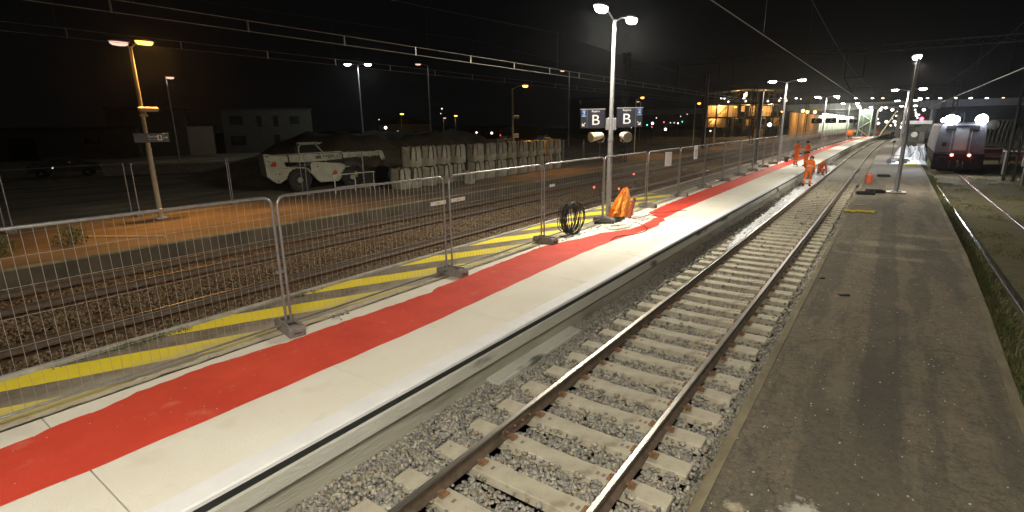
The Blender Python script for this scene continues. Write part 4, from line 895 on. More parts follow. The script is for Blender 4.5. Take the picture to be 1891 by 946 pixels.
PC = {'green': emat('green_light', (.1, 1, .5), 3), 'white': emat('white_light', (1, .95, .85), 4), 'red': emat('red_light', (1, .06, .1), 3), 'whitesmall': emat('weak_white_light', (1, .92, .8), 1.3), 'teal': emat('teal_light', (.1, .8, .9), 2.5), 'reddim': emat('weak_red_light', (1, .1, .08), .8), 'orange': emat('orange_light', (1, .5, .12), 5)}
def unp(px, py, d):
    v = fw+rt*((px-945.5)/949.6)-up*((py-473)/949.6); k = d/math.hypot(v.x, v.y); return Vector((0, 0, CAMH))+v*k
pn = {'green': 'green signal light', 'white': 'bright white lamp', 'red': 'red signal light', 'whitesmall': 'weak white lamp', 'teal': 'teal light', 'reddim': 'weak red light', 'orange': 'orange lamp'}
def beacon(px, py, kind, d, s, where):
    if kind in ('green', 'teal', 'red'): s *= .7
    p = unp(px, py, d); r = thing('distant_light', '%s, %s' % (pn[kind], where), 'distant light', (p.x, p.y, 0), YAW, 'distant points of light')
    MB().lathe([(.02, -s*.5), (s*.38, -s*.3), (s*.5, 0), (s*.38, s*.3), (.02, s*.5)], n=10).build('globe', PC[kind], r, (0, 0, p.z)); MB().cyl((0, .05, 0), (0, .05, max(.2, p.z-s*.4)), .04, n=6).build('post', M_dark, r)
wh_ = ['right of the B and 4 sign, leftmost green', 'right of the B and 4 sign, brightest there', 'right of the B and 4 sign, lowest red', 'above the cluster by the B and 4 sign', 'middle of the dark gap left of the steel building', 'low in the gap left of the steel building', 'upper left of the steel building, left one', 'upper left of the steel building, right one', 'beside the steel building, in the dark gap', 'just left of the teal light', 'second left of the teal light', 'third left of the teal light', 'low in front of the steel building', 'over the bulk bags, near the depot', 'a square glow over the earth mound', 'right of the square glow over the mound', 'before the depot windows, right one', 'before the depot windows, left one', 'high beside the orange lamp in the trees', 'before the depot, near the cream sign', 'above the orange-lit house', 'at the dark car far left', 'lower beside the orange lamp in the trees', 'under the right B sign', 'above the steel building roof']
for q, l in zip(pl, wh_): beacon(*q, l)

# ================================================================== LIT STEEL BUILDING, HOARDINGS
M_beam = mat('dark_frame_steel', (.07, .06, .05), (.05, .045, .04), 3, .7); M_amber = mat('plywood_wall', (.45, .33, .18), (.36, .26, .14), 1.5, .8, stretch=(3, 1, .4)); M_floor = mat('raw_floor', (.3, .27, .22))
SB = thing('steel_frame_building', 'unfinished three-storey steel-framed building lit amber inside', 'building', (-40.5, 143.5, .1), math.atan2(6.5, 18.5))
for k in range(8): MB().box((2.7*k+.1, 0, 6), (.35, .35, 12)).build('column', M_beam, SB)
for k in range(8): MB().box((2.7*k+.1, 9, 6), (.3, .3, 12)).build('column', M_beam, SB)
for z, t_ in ((2.6, .35), (5.3, .4), (8.7, .55)): MB().box((9.6, 4.5, z), (20, 9.6, t_)).build('floor_slab', M_beam, SB)
MB().prism([(-1, 11.4), (10, 12.2), (20, 11.6), (20, 11.8), (10, 12.45), (-1, 11.65)], -.8, 9.5).build('roof', M_beam, SB)
MB().box((4.4, 9.2, 7.0), (9.0, .2, 3.1)).box((3.0, 9.2, 4), (6, .2, 2.3)).build('back_wall', M_amber, SB)
for x, z, w_, h_ in ((12.3, 7.0, 1.6, 2.6), (15.8, 6.8, 2.2, 2.8), (18.4, 4.2, 1.4, 2.2), (11.5, 4.0, 1.2, 1.6), (14.6, 1.4, 2.6, 1.8), (9.9, 7.6, .8, 1.4)): MB().box((x, 6.5, z), (w_, .15, h_)).build('partition', M_amber, SB)
for k in range(22): MB().box((.6+.88*k, .3 if k % 3 else 3.1, 6.9 if k % 2 else 4.0), (.09, .09, 2.9 if k % 2 else 2.3)).build('stud', M_beam if k % 4 else M_amber, SB)
for k in range(6): MB().cyl((3.3*k, -.3, 9.0), (3.3*k+1.6, -.3, 11.6), .16, n=5).build('raking_strut', M_beam, SB)
MB().box((4.3, 4.2, 7.0), (6.8, .12, 2.9)).box((3.4, 3.2, 4), (4.4, .12, 2.2)).build('partition', M_amber, SB)
for k in range(7):
    x = 2.7*k+.1; z = (2.8, 5.5, 8.9)[k % 3]; MB().cyl((x, 1.5, z), (x+2.7, 1.5, z+2.6), .12, n=5).build('brace', M_beam, SB)
for k in range(3):
    st_ = MB()
    for i in range(9): st_.box((11+.3*i, .5, 2.9+k*2.9+.28*i), (.3, 1, .06))
    st_.cyl((11, .05, 3.6+k*2.9), (13.4, .05, 6+k*2.9), .06, n=5).build('stair_flight', M_floor, SB)
mb = MB()
for z in (3.5, 6.3, 9.7):
    mb.cyl((-.2, -.2, z), (19.4, -.2, z), .05, n=5); mb.cyl((-.2, -.2, z-.45), (19.4, -.2, z-.45), .04, n=5)
mb.build('guard_rail', M_floor, SB)
for x, y_, z, p_ in ((3.5, 2.6, 8.1, 900), (10.5, 2.5, 8.1, 800), (16, 2.5, 8.1, 900), (8, 3, 4.9, 350), (15, 3, 4.9, 400), (2.5, 2.5, 4.9, 250), (8, 3, 10.8, 500), (14, 3, 10.8, 500), (12, 3, 2.2, 150)):
    l_ = point('room_light', (x, y_, z), p_, (1, .6, .22), .3, SB)
for x, z in ((9.3, 10.7), (13.3, 10.7), (9.7, 11.0)): MB().box((x, 1, z), (.35, .2, 1.1)).build('lit_panel', emat('amber_panel', (1, .6, .2), 3), SB)
for px, py in ((1338, 182), (1345, 188), (1377, 187), (1450, 182), (1452, 186), (1439, 186), (1418, 187)): beacon(px, py, 'whitesmall', 148, .55, '%s in the top storey of the steel building' % ordn(1+(1338, 1345, 1377, 1418, 1439, 1450, 1452).index(px)))
r = thing('work_light', 'pair of bright work lights in front of the steel building', 'work light', (-19, 105, .3)); 
for dx in (-.9, .9): MB().lathe([(.05, -.2), (.28, -.1), (.3, .1), (.05, .2)], c=(dx, 0, 3.2), n=10, axis='y').build('lamp', emat('work_white', (1, .95, .8), 12), r)
MB().cyl((0, .2, 0), (0, .2, 3.3), .06, n=6).box((0, .2, 3.2), (2, .08, .08)).build('stand', M_dark, r)
MB_ = MB(); 
aw = MB().box((0, 0, 3.1), (.25, 62, 6.5))
for k in range(32): aw.box((.16, -30.5+2*k, 3.1), (.12, .14, 6.4))
ah = thing('amber_hoarding', 'tall plywood hoarding lit amber, right of the steel building', 'hoarding', (-21.6, 183, .1)); aw.build('wall', M_amber, ah)
M_pale = mat('pale_cladding', (.62, .66, .52), (.5, .54, .42), 1, .7)
ph_ = thing('pale_wall', 'long pale corrugated wall lit by a row of small lamps', 'wall', (-21.6, 318, .1)); pw = MB().box((0, 0, 3.1), (.25, 204, 6.3))
for k in range(26): pw.box((.2, -101+8*k, 3.1), (.2, .7, 6.3))
pw.build('cladding', M_pale, ph_)
for k in range(11):
    y_ = -98+9*k*(1+.06*k); MB().box((1.2, y_, 6.7), (1.0, 1.3, .18), ch=.04).build('wall_lamp', emat('wall_lamp_glow', (1, .98, .85), 14), ph_); point('wall_lamp_light', (1.8, y_, 6.3), 1500+200*k, (.95, 1, .8), .3, ph_)
for k, (px, py) in enumerate(((1483, 205), (1491, 207), (1505, 207))): beacon(px, py, 'orange', 165+8*k, .9, '%s in the row above the amber hoarding' % ordn(k+1))
for k, y_ in enumerate((158, 176, 196)): point('hoarding_light', (-17.5, y_, 6.0), 1300, (1, .55, .16), .4)

# ================================================================== BRIDGE
M_bridge = mat('bridge_concrete', (.20, .20, .21), (.14, .14, .15), .4, .85)
BR = thing('road_bridge', 'long concrete road bridge crossing the tracks in the distance', 'bridge', (0, 262, 0), -.04)
MB().box((-20, 0, 9.9), (260, 9, 1.5)).build('deck', M_bridge, BR); MB().box((-20, -4.6, 11.1), (260, .25, .9)).build('parapet', M_bridge, BR)
for x in (-62, -34, 12, 42, 75): MB().cyl((x, 0, 0), (x, 0, 9.2), .9, n=14).box((x, 0, 8.9), (3.5, 8, .7), ch=.1).build('pier', M_bridge, BR)
for k, px in enumerate((1302, 1330, 1372, 1407, 1440, 1470, 1515, 1548, 1581, 1612, 1631, 1699, 1714, 1737, 1765, 1793, 1823, 1853, 1884)):
    x = unp(px, 182, 262).x; 
    v = fw+rt*((px-945.5)/949.6)-up*((181.5-473)/949.6); q = 258/v.y; x = v.x*q; z = CAMH+v.z*q
    bl = MB().cyl((x, -3.9, 11.1), (x, -3.9, z), .07, n=6).build('lamp_post', M_bridge, BR); MB().lathe([(.05, -.18), (.45, -.1), (.5, .05), (.1, .18)], c=(x, -3.9, z), n=10).build('lens', M_glowOd if k % 7 == 3 else M_glowWd, bl)
point('bridge_light', (18, 240, 6), 1200, (.6, .7, 1), .5); point('bridge_light', (-2, 238, 5), 900, (.8, .85, 1), .5)

# stair tower on the platform
ST = thing('stair_tower', 'glazed lift and steel stair tower on the far end of the pale platform', 'stair tower', (-6.6+cX(135), 138, .7))
mb = MB(); lattice(mb, (0, 0, 0), (0, 0, 6.6), 2.2, 4, .10); mb.build('lift_frame', mat('green_steel', (.30, .36, .30)), ST); MB().box((0, 0, 3.2), (2.0, 2.0, 6.2)).build('lift_shaft', mat('frosted_glass', (.07, .10, .085), (.04, .06, .05), 1.2, .3), ST)
mb = MB()
for s_ in (-1, 1): mb.cyl((2.9, 5*s_*.0+s_*.7, 0), (5.6, s_*.7, 6), .14, n=6)
for i in range(18): mb.box((2.9+.15*i, 0, .33*i+.1), (.3, 1.5, .05))
mb.build('stair_flight', mat('yellowish_steel', (.45, .42, .25)), ST); MB().box((2.0, 0, 3), (.3, .3, 6.2)).box((5.9, 0, 3), (.8, 1.4, 6)).build('column', M_hpole, ST); MB().box((3, 0, 6.4), (8, 2.2, .5)).build('landing', M_bridge, ST)
# cluster of far lamps beyond the bridge
k = 0
for px, py, kd, d in ((1588, 197, 'white', 190), (1583, 196, 'whitesmall', 180), (1629, 197, 'white', 175), (1626, 203, 'white', 190), (1636, 199, 'white', 230), (1648, 203, 'white', 260), (1656, 206, 'whitesmall', 280), (1621, 220, 'whitesmall', 250), (1647, 219, 'whitesmall', 280), (1655, 214, 'whitesmall', 290), (1706, 203, 'white', 170), (1700, 183, 'white', 130), (1693, 213, 'white', 200), (1697, 212, 'whitesmall', 230), (1703, 216, 'whitesmall', 230), (1690, 203, 'whitesmall', 190), (1691, 208, 'whitesmall', 210), (1694, 218, 'whitesmall', 220), (1622, 228, 'white', 300), (1637, 225, 'white', 280), (1652, 225, 'white', 300), (1664, 228, 'whitesmall', 280), (1655, 231, 'white', 260), (1575, 218, 'whitesmall', 200), (1662, 235, 'white', 200), (1668, 225, 'whitesmall', 200), (1645, 232, 'whitesmall', 230)):
    k += 1; beacon(px, py, kd, d, d*.0042*(1 if kd == 'white' else .7), '%s of the far cluster right of the stair tower' % ordn(k))

# ================================================================== TRAIN (works vehicle)
M_tgrey = mat('dusty_grey_paint', (.09, .09, .11), (.06, .06, .075), 1.6, .7, 0, .2, 8); M_tdark = mat('sooty_frame', (.008, .008, .009), (.014, .013, .013), 4, .8); M_tdark.node_tree.nodes['Principled BSDF'].inputs['Specular IOR Level'].default_value = .15
TR = thing('works_train', 'grey works vehicle with red tail lamps and two glaring white floodlights', 'rail vehicle', (3.9, 47, .14), -.01)
MB().prism([(-1.30, 1.45), (-1.28, 2.2), (-1.18, 3.2), (-1.1, 3.35), (1.1, 3.35), (1.18, 3.2), (1.28, 2.2), (1.30, 1.45)], 0, 13).build('body', M_tgrey, TR)
MB().box((0, .06, .85), (2.72, .5, 1.15), ch=.06).box((0, 6.5, 1.05), (2.5, 13, .6)).build('underframe', M_tdark, TR)
MB().box((0, -.03, 2.35), (.7, .06, 1.5), ch=.01).build('rear_door', mat('door_grey', (.24, .24, .25)), TR); MB().box((0, -.02, 3.1), (1.7, .08, .3), ch=.02).build('vent', M_tdark, TR)
MB().box((-.85, -.03, 2.0), (.25, .06, .25), ch=.02).build('hatch', M_tdark, TR)
MB().tube([(-.5, -.08, 1.55), (-.5, -.08, 2.9)], .02, 6).build('handrail', M_galv, TR); MB().tube([(.5, -.08, 1.55), (.5, -.08, 2.9)], .02, 6).build('handrail', M_galv, TR)
for x in (-.87, .87):
    bf = MB().cyl((x, -.45, .95), (x, -.18, .95), .09, n=12).cyl((x, -.52, .95), (x, -.45, .95), .21, .23, n=18); bf.build('buffer', M_tdark, TR, smooth=40)
MB().tube([(0, -.2, .9), (0, -.4, .82), (.05, -.42, .6), (-.02, -.36, .5)], .035, 6).build('coupling_hook', M_dark, TR)
for x in (-.4, .3): MB().tube([(x, -.2, .85), (x, -.38, .7), (x, -.3, .4)], .02, 6).build('brake_hose', M_black, TR)
for x in (-.35, .55):
    th = MB().lathe([(.11, -.3), (.12, -.22), (.12, -.18)], c=(x, 0, 1.28), n=14, axis='y').build('tail_lamp', M_tdark, TR); MB().lathe([(.02, -.315), (.09, -.31), (.095, -.3)], c=(x, 0, 1.28), n=14, axis='y').build('lens', emat('tail_red', (1, .10, .08), 9), th)
    point('tail_light', (x, -.42, 1.28), 5, (1, .05, .04), .08, TR)
for y_ in (1.6, 3.4, 9.5, 11.3): MB().lathe([(.3, -1.0), (.46, -.9), (.46, .9), (.3, 1.0)], c=(0, y_, .52), n=20, axis='x').build('wheelset', M_tdark, TR)
MB().box((0, .1, 3.42), (2.6, .1, .1)).cyl((-.7, .1, 3.3), (-.7, .1, 3.6), .04, n=6).cyl((.8, .1, 3.3), (.8, .1, 3.6), .04, n=6).cyl((-.05, .1, 3.4), (-.05, .1, 4.1), .03, n=6).build('light_bar', M_tdark, TR)
FL = emat('floodlight_glow', (.86, .92, 1), 80)
for x, s in ((-.75, 1.0), (.85, 1.0), (-.48, .7), (-1.15, .35)):  # smaller heads added and lenses enlarged to stand in for glare
    fl_ = MB().box((x, -.02, 3.62), (.42*s, .16, .3*s), ch=.02).build('floodlight', M_tdark, TR); MB().lathe([(.02, -.34*s), (.2*s, -.26*s), (.32*s, -.105)], c=(x, 0, 3.62), n=16, axis='y').build('lens', FL, fl_)
    if s == 1.0: spot('flood_light', (x, -.25, 3.6), 1900, COOL, 125, (0, 0, 0), .12, .6, TR).rotation_euler = (math.radians(66), 0, PI)

# ---- right side: mast with cabinet, barriers
r = thing('brown_post', 'thick brown post with a pale cabinet at the right photo edge', 'post', (6.5, 40.5, .05)); MB().box((0, 0, 1.75), (.34, .3, 3.5), ch=.02).build('post', mat('brown_steel', (.12, .08, .05), (.08, .055, .04), 4), r); MB().box((-.22, -.1, 1.35), (.22, .3, .5), ch=.02).build('cabinet', M_galvd, r); MB().cyl((-.2, -.1, 0), (-.2, -.1, 3.1), .035, n=6).build('conduit', M_galvd, r)
M_barw = mat('barrier_pale', (.7, .7, .7)); M_baro = mat('barrier_orange', (.75, .14, .06), None, 5)
for k, (x, y_, l) in enumerate(((7.0, 60, 'left'), (8.9, 60, 'right'))):
    r = thing('works_barrier', 'orange and white works barrier right of the train, the %s one' % l, 'barrier', (x, y_, .1), .1)
    MB().box((0, 0, 1.05), (1.6, .06, .34)).box((0, 0, .45), (1.6, .06, .3)).build('board', M_baro, r); MB().box((0, 0, .75), (1.6, .05, .22)).box((0, 0, 1.4), (1.6, .05, .06)).build('pale_band', M_barw, r); MB().box((-.75, .05, .7), (.06, .06, 1.4)).box((.75, .05, .7), (.06, .06, 1.4)).box((-.75, 0, .04), (.1, .6, .08)).box((.75, 0, .04), (.1, .6, .08)).build('leg', M_dark, r)
r = thing('works_machine', 'tall dark machine cluttered with pipes behind the orange barriers', 'machine', (8.2, 68, .1)); MB().box((0, 0, 2.4), (2.2, 3, 2.6), ch=.15).box((.9, -1.4, .9), (.5, .4, 1.8)).build('body', mat('khaki_machine', (.035, .035, .028), (.05, .05, .04), 2), r)
mb = MB(); [mb.tube([(-1+.3*i, -1.55, 1.6), (-1+.3*i, -1.65, 2.6+.2*(i % 3)), (-.8+.3*i, -1.55, 3.6)], .05, 6) for i in range(7)]; mb.build('pipe', M_dark, r); MB().lathe([(.1, -.1), (.45, -.05), (.45, .05), (.1, .1)], c=(-.6, -1.6, 3.2), n=14, axis='y').build('fan_cover', M_galv, r)
tag(MB().box((0, 0, 0), (1.9, .12, .08), ch=.02).box((-.8, 0, -.75), (.07, .07, 1.5)).box((.8, 0, -.75), (.07, .07, 1.5)).build('pale_rail', mat('lit_rail_white', (.8, .82, .85)), loc=(7.1, 47, 1.7)), 'short white rail barrier left of the brown post', 'barrier')

# ================================================================== ASPHALT PLATFORM CLUTTER
M_sheet = mat('white_plastic_sheet', (.82, .84, .88), (.7, .72, .76), 3, .45, 0, .8, 6)
def heap(label, x, y, z, rx, ry, h, seed, m=None, name='wrapped_heap', cat='heap', rough=.1):
    rd = np.random.default_rng(seed); n = 22; V = []; F = []
    for i in range(n+1):
        for j in range(n+1):
            u_ = (i/n-.5)*2; v_ = (j/n-.5)*2; q = max(0, 1-(u_*u_+v_*v_)**.8 if u_*u_+v_*v_ < 1 else 0)
            hh = h*q**.45 if q > 0 else 0; V.append((u_*rx, v_*ry, max(0, hh*(1+rough*math.sin(5*u_+seed)*math.cos(4*v_))+rd.normal(0, rough*.25)*h*(q > 0))))
    for i in range(n):
        for j in range(n): k_ = i*(n+1)+j; F.append((k_, k_+n+1, k_+n+2, k_+1))
    return tag(MB().add(V, F).build(name, m or M_sheet, loc=(x, y, z)), label, cat)
heap('rounded white-wrapped load on the asphalt platform, right of the lamp', 1.0, 53.6, .5, .62, .8, 1.35, 2)
heap('ragged white heap of rubble bags beside the train', 1.85, 54.2, .48, .8, 1.0, 1.25, 5, rough=.3)
heap('low white sacks in front of the rounded white load', 1.4, 51.2, .5, 1.1, .6, .35, 8, rough=.4)
r = thing('trolley', 'small rail trolley with tools on the asphalt platform', 'trolley', (.6, 51.0, .5)); MB().box((0, 0, .35), (1.4, .8, .06)).box((.1, 0, .6), (.7, .08, .06), rz=.4).tube([(.7, -.3, .4), (1.0, -.3, .9), (1.0, .3, .9), (.7, .3, .4)], .025, 6).build('frame', M_dark, r)
for x in (-.5, .5):
    for y_ in (-.38, .38): MB().cyl((x, y_-.03, .15), (x, y_+.03, .15), .15, n=14).build('wheel', M_black, r)
tag(MB().box((0, 0, .04), (.8, .3, .08), ch=.03).build('yellow_mat', mat('tape_bright', (.7, .6, .05)), loc=(1.5, 50.0, .5)), 'flat yellow mat before the white heaps', 'mat')
GM = thing('grey_generator', 'grey machine with a round gauge behind the white heaps', 'machine', (2.1, 69, .5)); MB().box((0, 0, 1.2), (1.5, 2.4, 1.9), ch=.1).box((0, -.3, 2.5), (1.7, 1.6, .8), ch=.05).build('housing', mat('green_grey_machine', (.10, .105, .09), (.06, .065, .055), 2), GM); [MB().box((x, -1.22, z), (w_, .06, h_), ch=.02).build('hatch', m_, GM) for x, z, w_, h_, m_ in ((.42, 1.7, .5, .9, M_hpole), (-.35, .8, .6, .7, M_dark), (.4, .75, .5, .5, M_galvd), (-.5, 2.5, .5, .4, M_dark))]
MB().tube([(-.8, -1.25, .4), (-.85, -1.3, 1.6), (-.6, -1.25, 2.6), (.2, -1.25, 2.9)], .05, 6).build('hose', M_black, GM); MB().lathe([(.05, -1.3), (.25, -1.28), (.28, -1.2)], c=(-.2, 0, 1.9), n=18, axis='y').build('gauge', M_paper, GM); MB().box((0, -.35, 3.1), (2.2, 1.9, .35), ch=.05).build('canopy', M_sheet, GM)
for x in (-.6, .6):
    for y_ in (-.8, .8): MB().cyl((x-.08, y_, .22), (x+.08, y_, .22), .24, n=14).build('wheel', M_black, GM)
tag(MB().box((0, 0, .6), (1.8, 1.5, .9), ch=.05).box((0, -.2, 1.35), (1.6, .9, .5), ch=.08).build('grey_crate', M_hpole, loc=(3.4, 74, .3)), 'grey crate behind the train, left of its cab', 'crate')
r = thing('work_light', 'added slim tripod light, unseen behind the asphalt platform lamp, brightening the white heaps', 'work light', (.25, 48.6, .5))  # unseen light added to brighten the white heaps
for a in (0, 2.1, 4.2): MB().cyl((0, 0, .9), (math.cos(a)*.3, math.sin(a)*.3, 0), .015, n=6).build('leg', M_dark, r)
MB().cyl((0, 0, .9), (0, 0, 1.7), .02, n=6).build('mast', M_dark, r); MB().box((0, 0, 1.75), (.2, .1, .16), ch=.02).build('lamp', M_dark, r); spot('added_heap_light', (.0, .1, 1.75), 420, (.9, .95, 1), 120, (math.radians(80), 0, -.15), .08, .5, r)
SG = thing('rail_signal', 'rail signal showing red beside the asphalt platform', 'signal', (2.95, 88, .1)); MB().cyl((0, 0, 0), (0, 0, 3.4), .07, n=8).build('post', M_dark, SG); MB().box((0, 0, 3.85), (.5, .2, 1.1), ch=.03).build('head', M_dark, SG)
for z in (3.95, 3.65): MB().lathe([(.03, -.16), (.2, -.13), (.22, -.1)], c=(0, 0, z), n=14, axis='y').build('lens', emat('signal_red', (1, .05, .12), 8), SG)
# black trays, red can, yellow ropes
def tray(label, x, y, z, rz, s=1., tilt=0):
    r = tag(MB().box((0, 0, .02), (.62*s, .36*s, .03)).box((0, .17*s, .06), (.62*s, .03, .11)).box((0, -.17*s, .06), (.62*s, .03, .11)).box((.3*s, 0, .06), (.03, .36*s, .11)).box((-.3*s, 0, .06), (.03, .36*s, .11)).box((0, 0, .05), (.03, .34*s, .06)).build('black_tray', M_black, loc=(x, y, z), rz=rz), label, 'tray'); r.rotation_euler.x = tilt; return r
tray('open black plastic tray on the asphalt platform, nearer of two', -.60, 28.2, .5, .15, 1.1); tray('open black plastic tray lying half on the other tray', -.25, 29.0, .52, .3, 1.1, .06)
tray('small black tray farther along the asphalt platform', -.05, 38.2, .5, .1, 1.0)
tag(MB().lathe([(.16, 0), (.17, .03), (.16, .05), (.16, .42), (.15, .46), (.05, .48)], n=16).box((0, 0, .52), (.2, .03, .04)).build('red_canister', mat('faded_red_plastic', (.62, .12, .06), (.5, .09, .05), 5, .5), loc=(-.66, 33.4, .5)), 'faded red canister at the asphalt platform edge', 'canister')
rp = MB(); pts = [(.42*math.cos(a*.35)+random.gauss(0, .05), .16*math.sin(a*.35*1.3)+random.gauss(0, .03), .02+.015*(a % 3)) for a in range(36)]; rp.tube(pts, .024, 6)
tag(rp.build('yellow_rope', mat('yellow_rope', (.65, .5, .04), (.5, .38, .03), 20), loc=(-.55, 22.3, .5)), 'tangled yellow rope on the asphalt platform', 'rope')
tag(MB().box((0, 0, .015), (.5, .12, .03), rz=.1).box((.1, .12, .012), (.3, .05, .02), rz=-.3).build('wood_scrap', mat('scrap_grey', (.3, .26, .2)), loc=(-.62, 24.2, .5)), 'thin pale wood scraps on the asphalt platform edge', 'scrap')
for x, y_, s, l in ((-.33, 11.1, .13, 'dark flat scrap on the asphalt near the streaks'), (-.78, 12.1, .07, 'small black lump near the left kerb of the asphalt')):
    tag(MB().box((0, 0, .012), (s*1.4, s*.7, .02), rz=.4).box((s*.3, 0, .02), (s*.6, s*.4, .02), rz=1.).build('scrap', M_black, loc=(x, y_, .5)), l, 'scrap')
grit = MB()
for _ in range(1500):
    y_ = 2.5+18*random.random()**1.3; x = random.uniform(-.9, rpR(y_)-.1); s = .0015+.008*random.random()**3; grit.box((x, y_, .495+s*.3), (s*1.6, s*1.2, s), rz=random.random()*3)
tag(grit.build('grit', mat('white_grit', (.55, .52, .46))), 'pale specks of grit scattered over the asphalt platform', 'grit', kind='stuff')
grit = MB()
for _ in range(160):
    y_ = .3+14*random.random(); x = random.uniform(-6.7, -5.4); s = random.uniform(.003, .007); grit.box((x, y_, .706), (s*1.6, s*1.2, s), rz=random.random()*3)
tag(grit.build('grit', mat('white_grit', (.55, .52, .46))), 'pale specks of grit on the red walkway', 'grit', kind='stuff')

# ================================================================== WHITE STRIPS along the middle track
def ribbon_sheet(label, x0f, x1f, y0, y1, z, seed, m=None, name='white_strip', st=.18, nx=8, amp=.03):
    rd = np.random.default_rng(seed); V = []; F = []; ys = np.arange(y0, y1, st)
    for i, Y in enumerate(ys):
        a, b_ = x0f(Y)+rd.normal(0, .03), x1f(Y)+rd.normal(0, .03)
        for j in range(nx+1): V.append((a+(b_-a)*j/nx, Y, z+abs(rd.normal(0, amp))))
    for i in range(len(ys)-1):
        for j in range(nx): k_ = i*(nx+1)+j; F.append((k_, k_+1, k_+nx+2, k_+nx+1))
    return tag(MB().add(V, F).build(name, m or M_sheet), label, 'sheet')
ribbon_sheet('crumpled white strip along the left rail before the walking worker', pxs([(15, -3.5), (18, -3.72), (24, -3.85), (36, -4.1)]), pxs([(15, -3.42), (40, -3.4)]), 15.5, 36, .045, 3)  # crumpled white strip laid over the ballast
ribbon_sheet('bright white sheet on the ballast around the crouching worker', lambda Y: -4.12, lambda Y: -3.42, 36.3, 52, .06, 4, amp=.05)
heap('white rubble pile against the platform wall by the workers', -3.9, 44.5, 0.0, .5, 3.2, .5, 12, rough=.35, cat='rubble')

# ================================================================== PLATFORM CLUTTER round the mid lamp
cc = thing('cable_coil', 'standing coil of black cable by the fence before the lamp post', 'cable coil', (-6.95, 12.45, .70), 0)
mb = MB(); rd = random.Random(4)
for k_ in range(17):
    R_ = rd.uniform(.34, .46); off = rd.uniform(-.2, .2); tl = rd.uniform(-.35, .35); ph2 = rd.uniform(0, 6); ox = rd.gauss(0, .03)
    pts = [((off+tl*.5*math.cos(a)+.03*math.sin(3*a+ph2))*.9+ox, (R_*.8*math.cos(a)), .46+R_*math.sin(a)*1.02-.0) for a in [2*PI*i/28 for i in range(28)]]
    pts = [(p[0]*.55+p[1]*.0+.15*p[1], p[1]*.9+.35*p[0], max(.015, p[2])) for p in pts]; mb.tube(pts, .0125, 5, closed=True)
mb.tube([(.1, -.1, .02), (.25, -.3, .015), (.1, -.5, .015), (-.1, -.45, .02)], .012, 5)
mb.build('loops', M_black, cc, smooth=60)
on_ = thing('orange_netting', 'bunched bright orange safety netting against the fence by the lamp post', 'netting', (-6.95, 15.75, .70))
V = []; F = []; n = 30; rd = np.random.default_rng(9)
for i in range(20):
    v_ = i/19; z = .95*(1-v_)**.9 if i else .95
    for k_ in range(n):
        a = 2*PI*k_/n; R_ = (.05+.42*v_**.7)*(1+.22*math.sin(7*a+v_*4)+.10*math.sin(13*a))*(1+rd.normal(0, .05)); V.append((.50*R_*math.cos(a)-.0, 1.5*R_*math.sin(a)+.38*(1-v_)**1.5, z+rd.normal(0, .012)))
for i in range(19):
    for k_ in range(n): F.append((i*n+k_, i*n+(k_+1) % n, (i+1)*n+(k_+1) % n, (i+1)*n+k_))
M_net, t, b, src = base('orange_safety_net', .5)
wv = noise(t, src, 22, 4); t.links.new(ramp(t, wv, [(.35, (.85, .20, .01)), (.5, (.95, .30, .02)), (.68, (1, .50, .12))]), b.inputs['Base Color'])
br = t.nodes.new('ShaderNodeTexBrick'); br.inputs['Scale'].default_value = 26; br.inputs['Mortar Size'].default_value = .035; br.inputs['Color1'].default_value = br.inputs['Color2'].default_value = (0, 0, 0, 1); br.inputs['Mortar'].default_value = (1, 1, 1, 1)
mpn = t.nodes.new('ShaderNodeMapping'); mpn.inputs['Rotation'].default_value = (PI/2, 0, PI/2); t.links.new(src, mpn.inputs[0]); t.links.new(mpn.outputs[0], br.inputs[0])
t.links.new(math_(t, 'MAXIMUM', br.outputs['Color'], ramp(t, wv, [(.30, B3(.35)), (.48, B3(1))])), b.inputs['Alpha']); b.inputs['Transmission Weight'].default_value = 0
bump(t, b, noise(t, src, 14, 4), 1, .05)
MB().add(V, F).build('net', M_net, on_); MB().cyl((.0, .28, 0), (.0, .3, 1.0), .012, n=6).build('stake', M_rust, on_)
tag(MB().cyl((0, 0, .02), (.02, .32, .62), .055, n=12).build('red_pipe', mat('red_brown_pipe', (.36, .07, .05), (.28, .06, .04), 6, .6), loc=(-6.62, 15.75, .69)), 'short red-brown pipe leaning on the orange netting', 'pipe')
tray('black rubber pad tipped against the foot of the lamp post, left one', -6.95, 14.55, .71, .5, .95, .25); tray('black rubber pad at the foot of the lamp post, right one', -6.72, 15.0, .71, 1.3, .75, -.2)
def cable(label, pts, r, m, name='loose_cable'): return tag(MB().tube(pts, r, 6).build(name, m, smooth=60), label, 'cable')
def smoothp(P, n=10):
    o = []
    for i in range(len(P)-1):
        p0, p1, p2, p3 = P[max(i-1, 0)], P[i], P[i+1], P[min(i+2, len(P)-1)]
        for k_ in range(n):
            t_ = k_/n; o.append(tuple(.5*(2*b+(c-a)*t_+(2*a-5*b+4*c-d)*t_*t_+(-a+3*b-3*c+d)*t_**3) for a, b, c, d in zip(p0, p1, p2, p3)))
    o.append(P[-1]); return o
zc_ = .716
cable('thin black cable trailing from the lamp foot over the red walkway to the white slabs', smoothp([(-6.2, 15.0, .73), (-5.9, 14.9, zc_), (-5.5, 14.4, zc_), (-5.35, 13.9, zc_), (-5.45, 13.3, zc_), (-5.7, 12.8, zc_), (-5.65, 12.3, zc_)]), .010, M_black)
cable('pale looped cable at the edge of the red walkway', smoothp([(-6.6, 14.0, zc_), (-6.3, 13.6, zc_), (-6.05, 13.9, zc_), (-6.0, 14.4, zc_), (-6.25, 14.5, zc_), (-6.5, 14.1, .73)]), .014, M_oldconc)
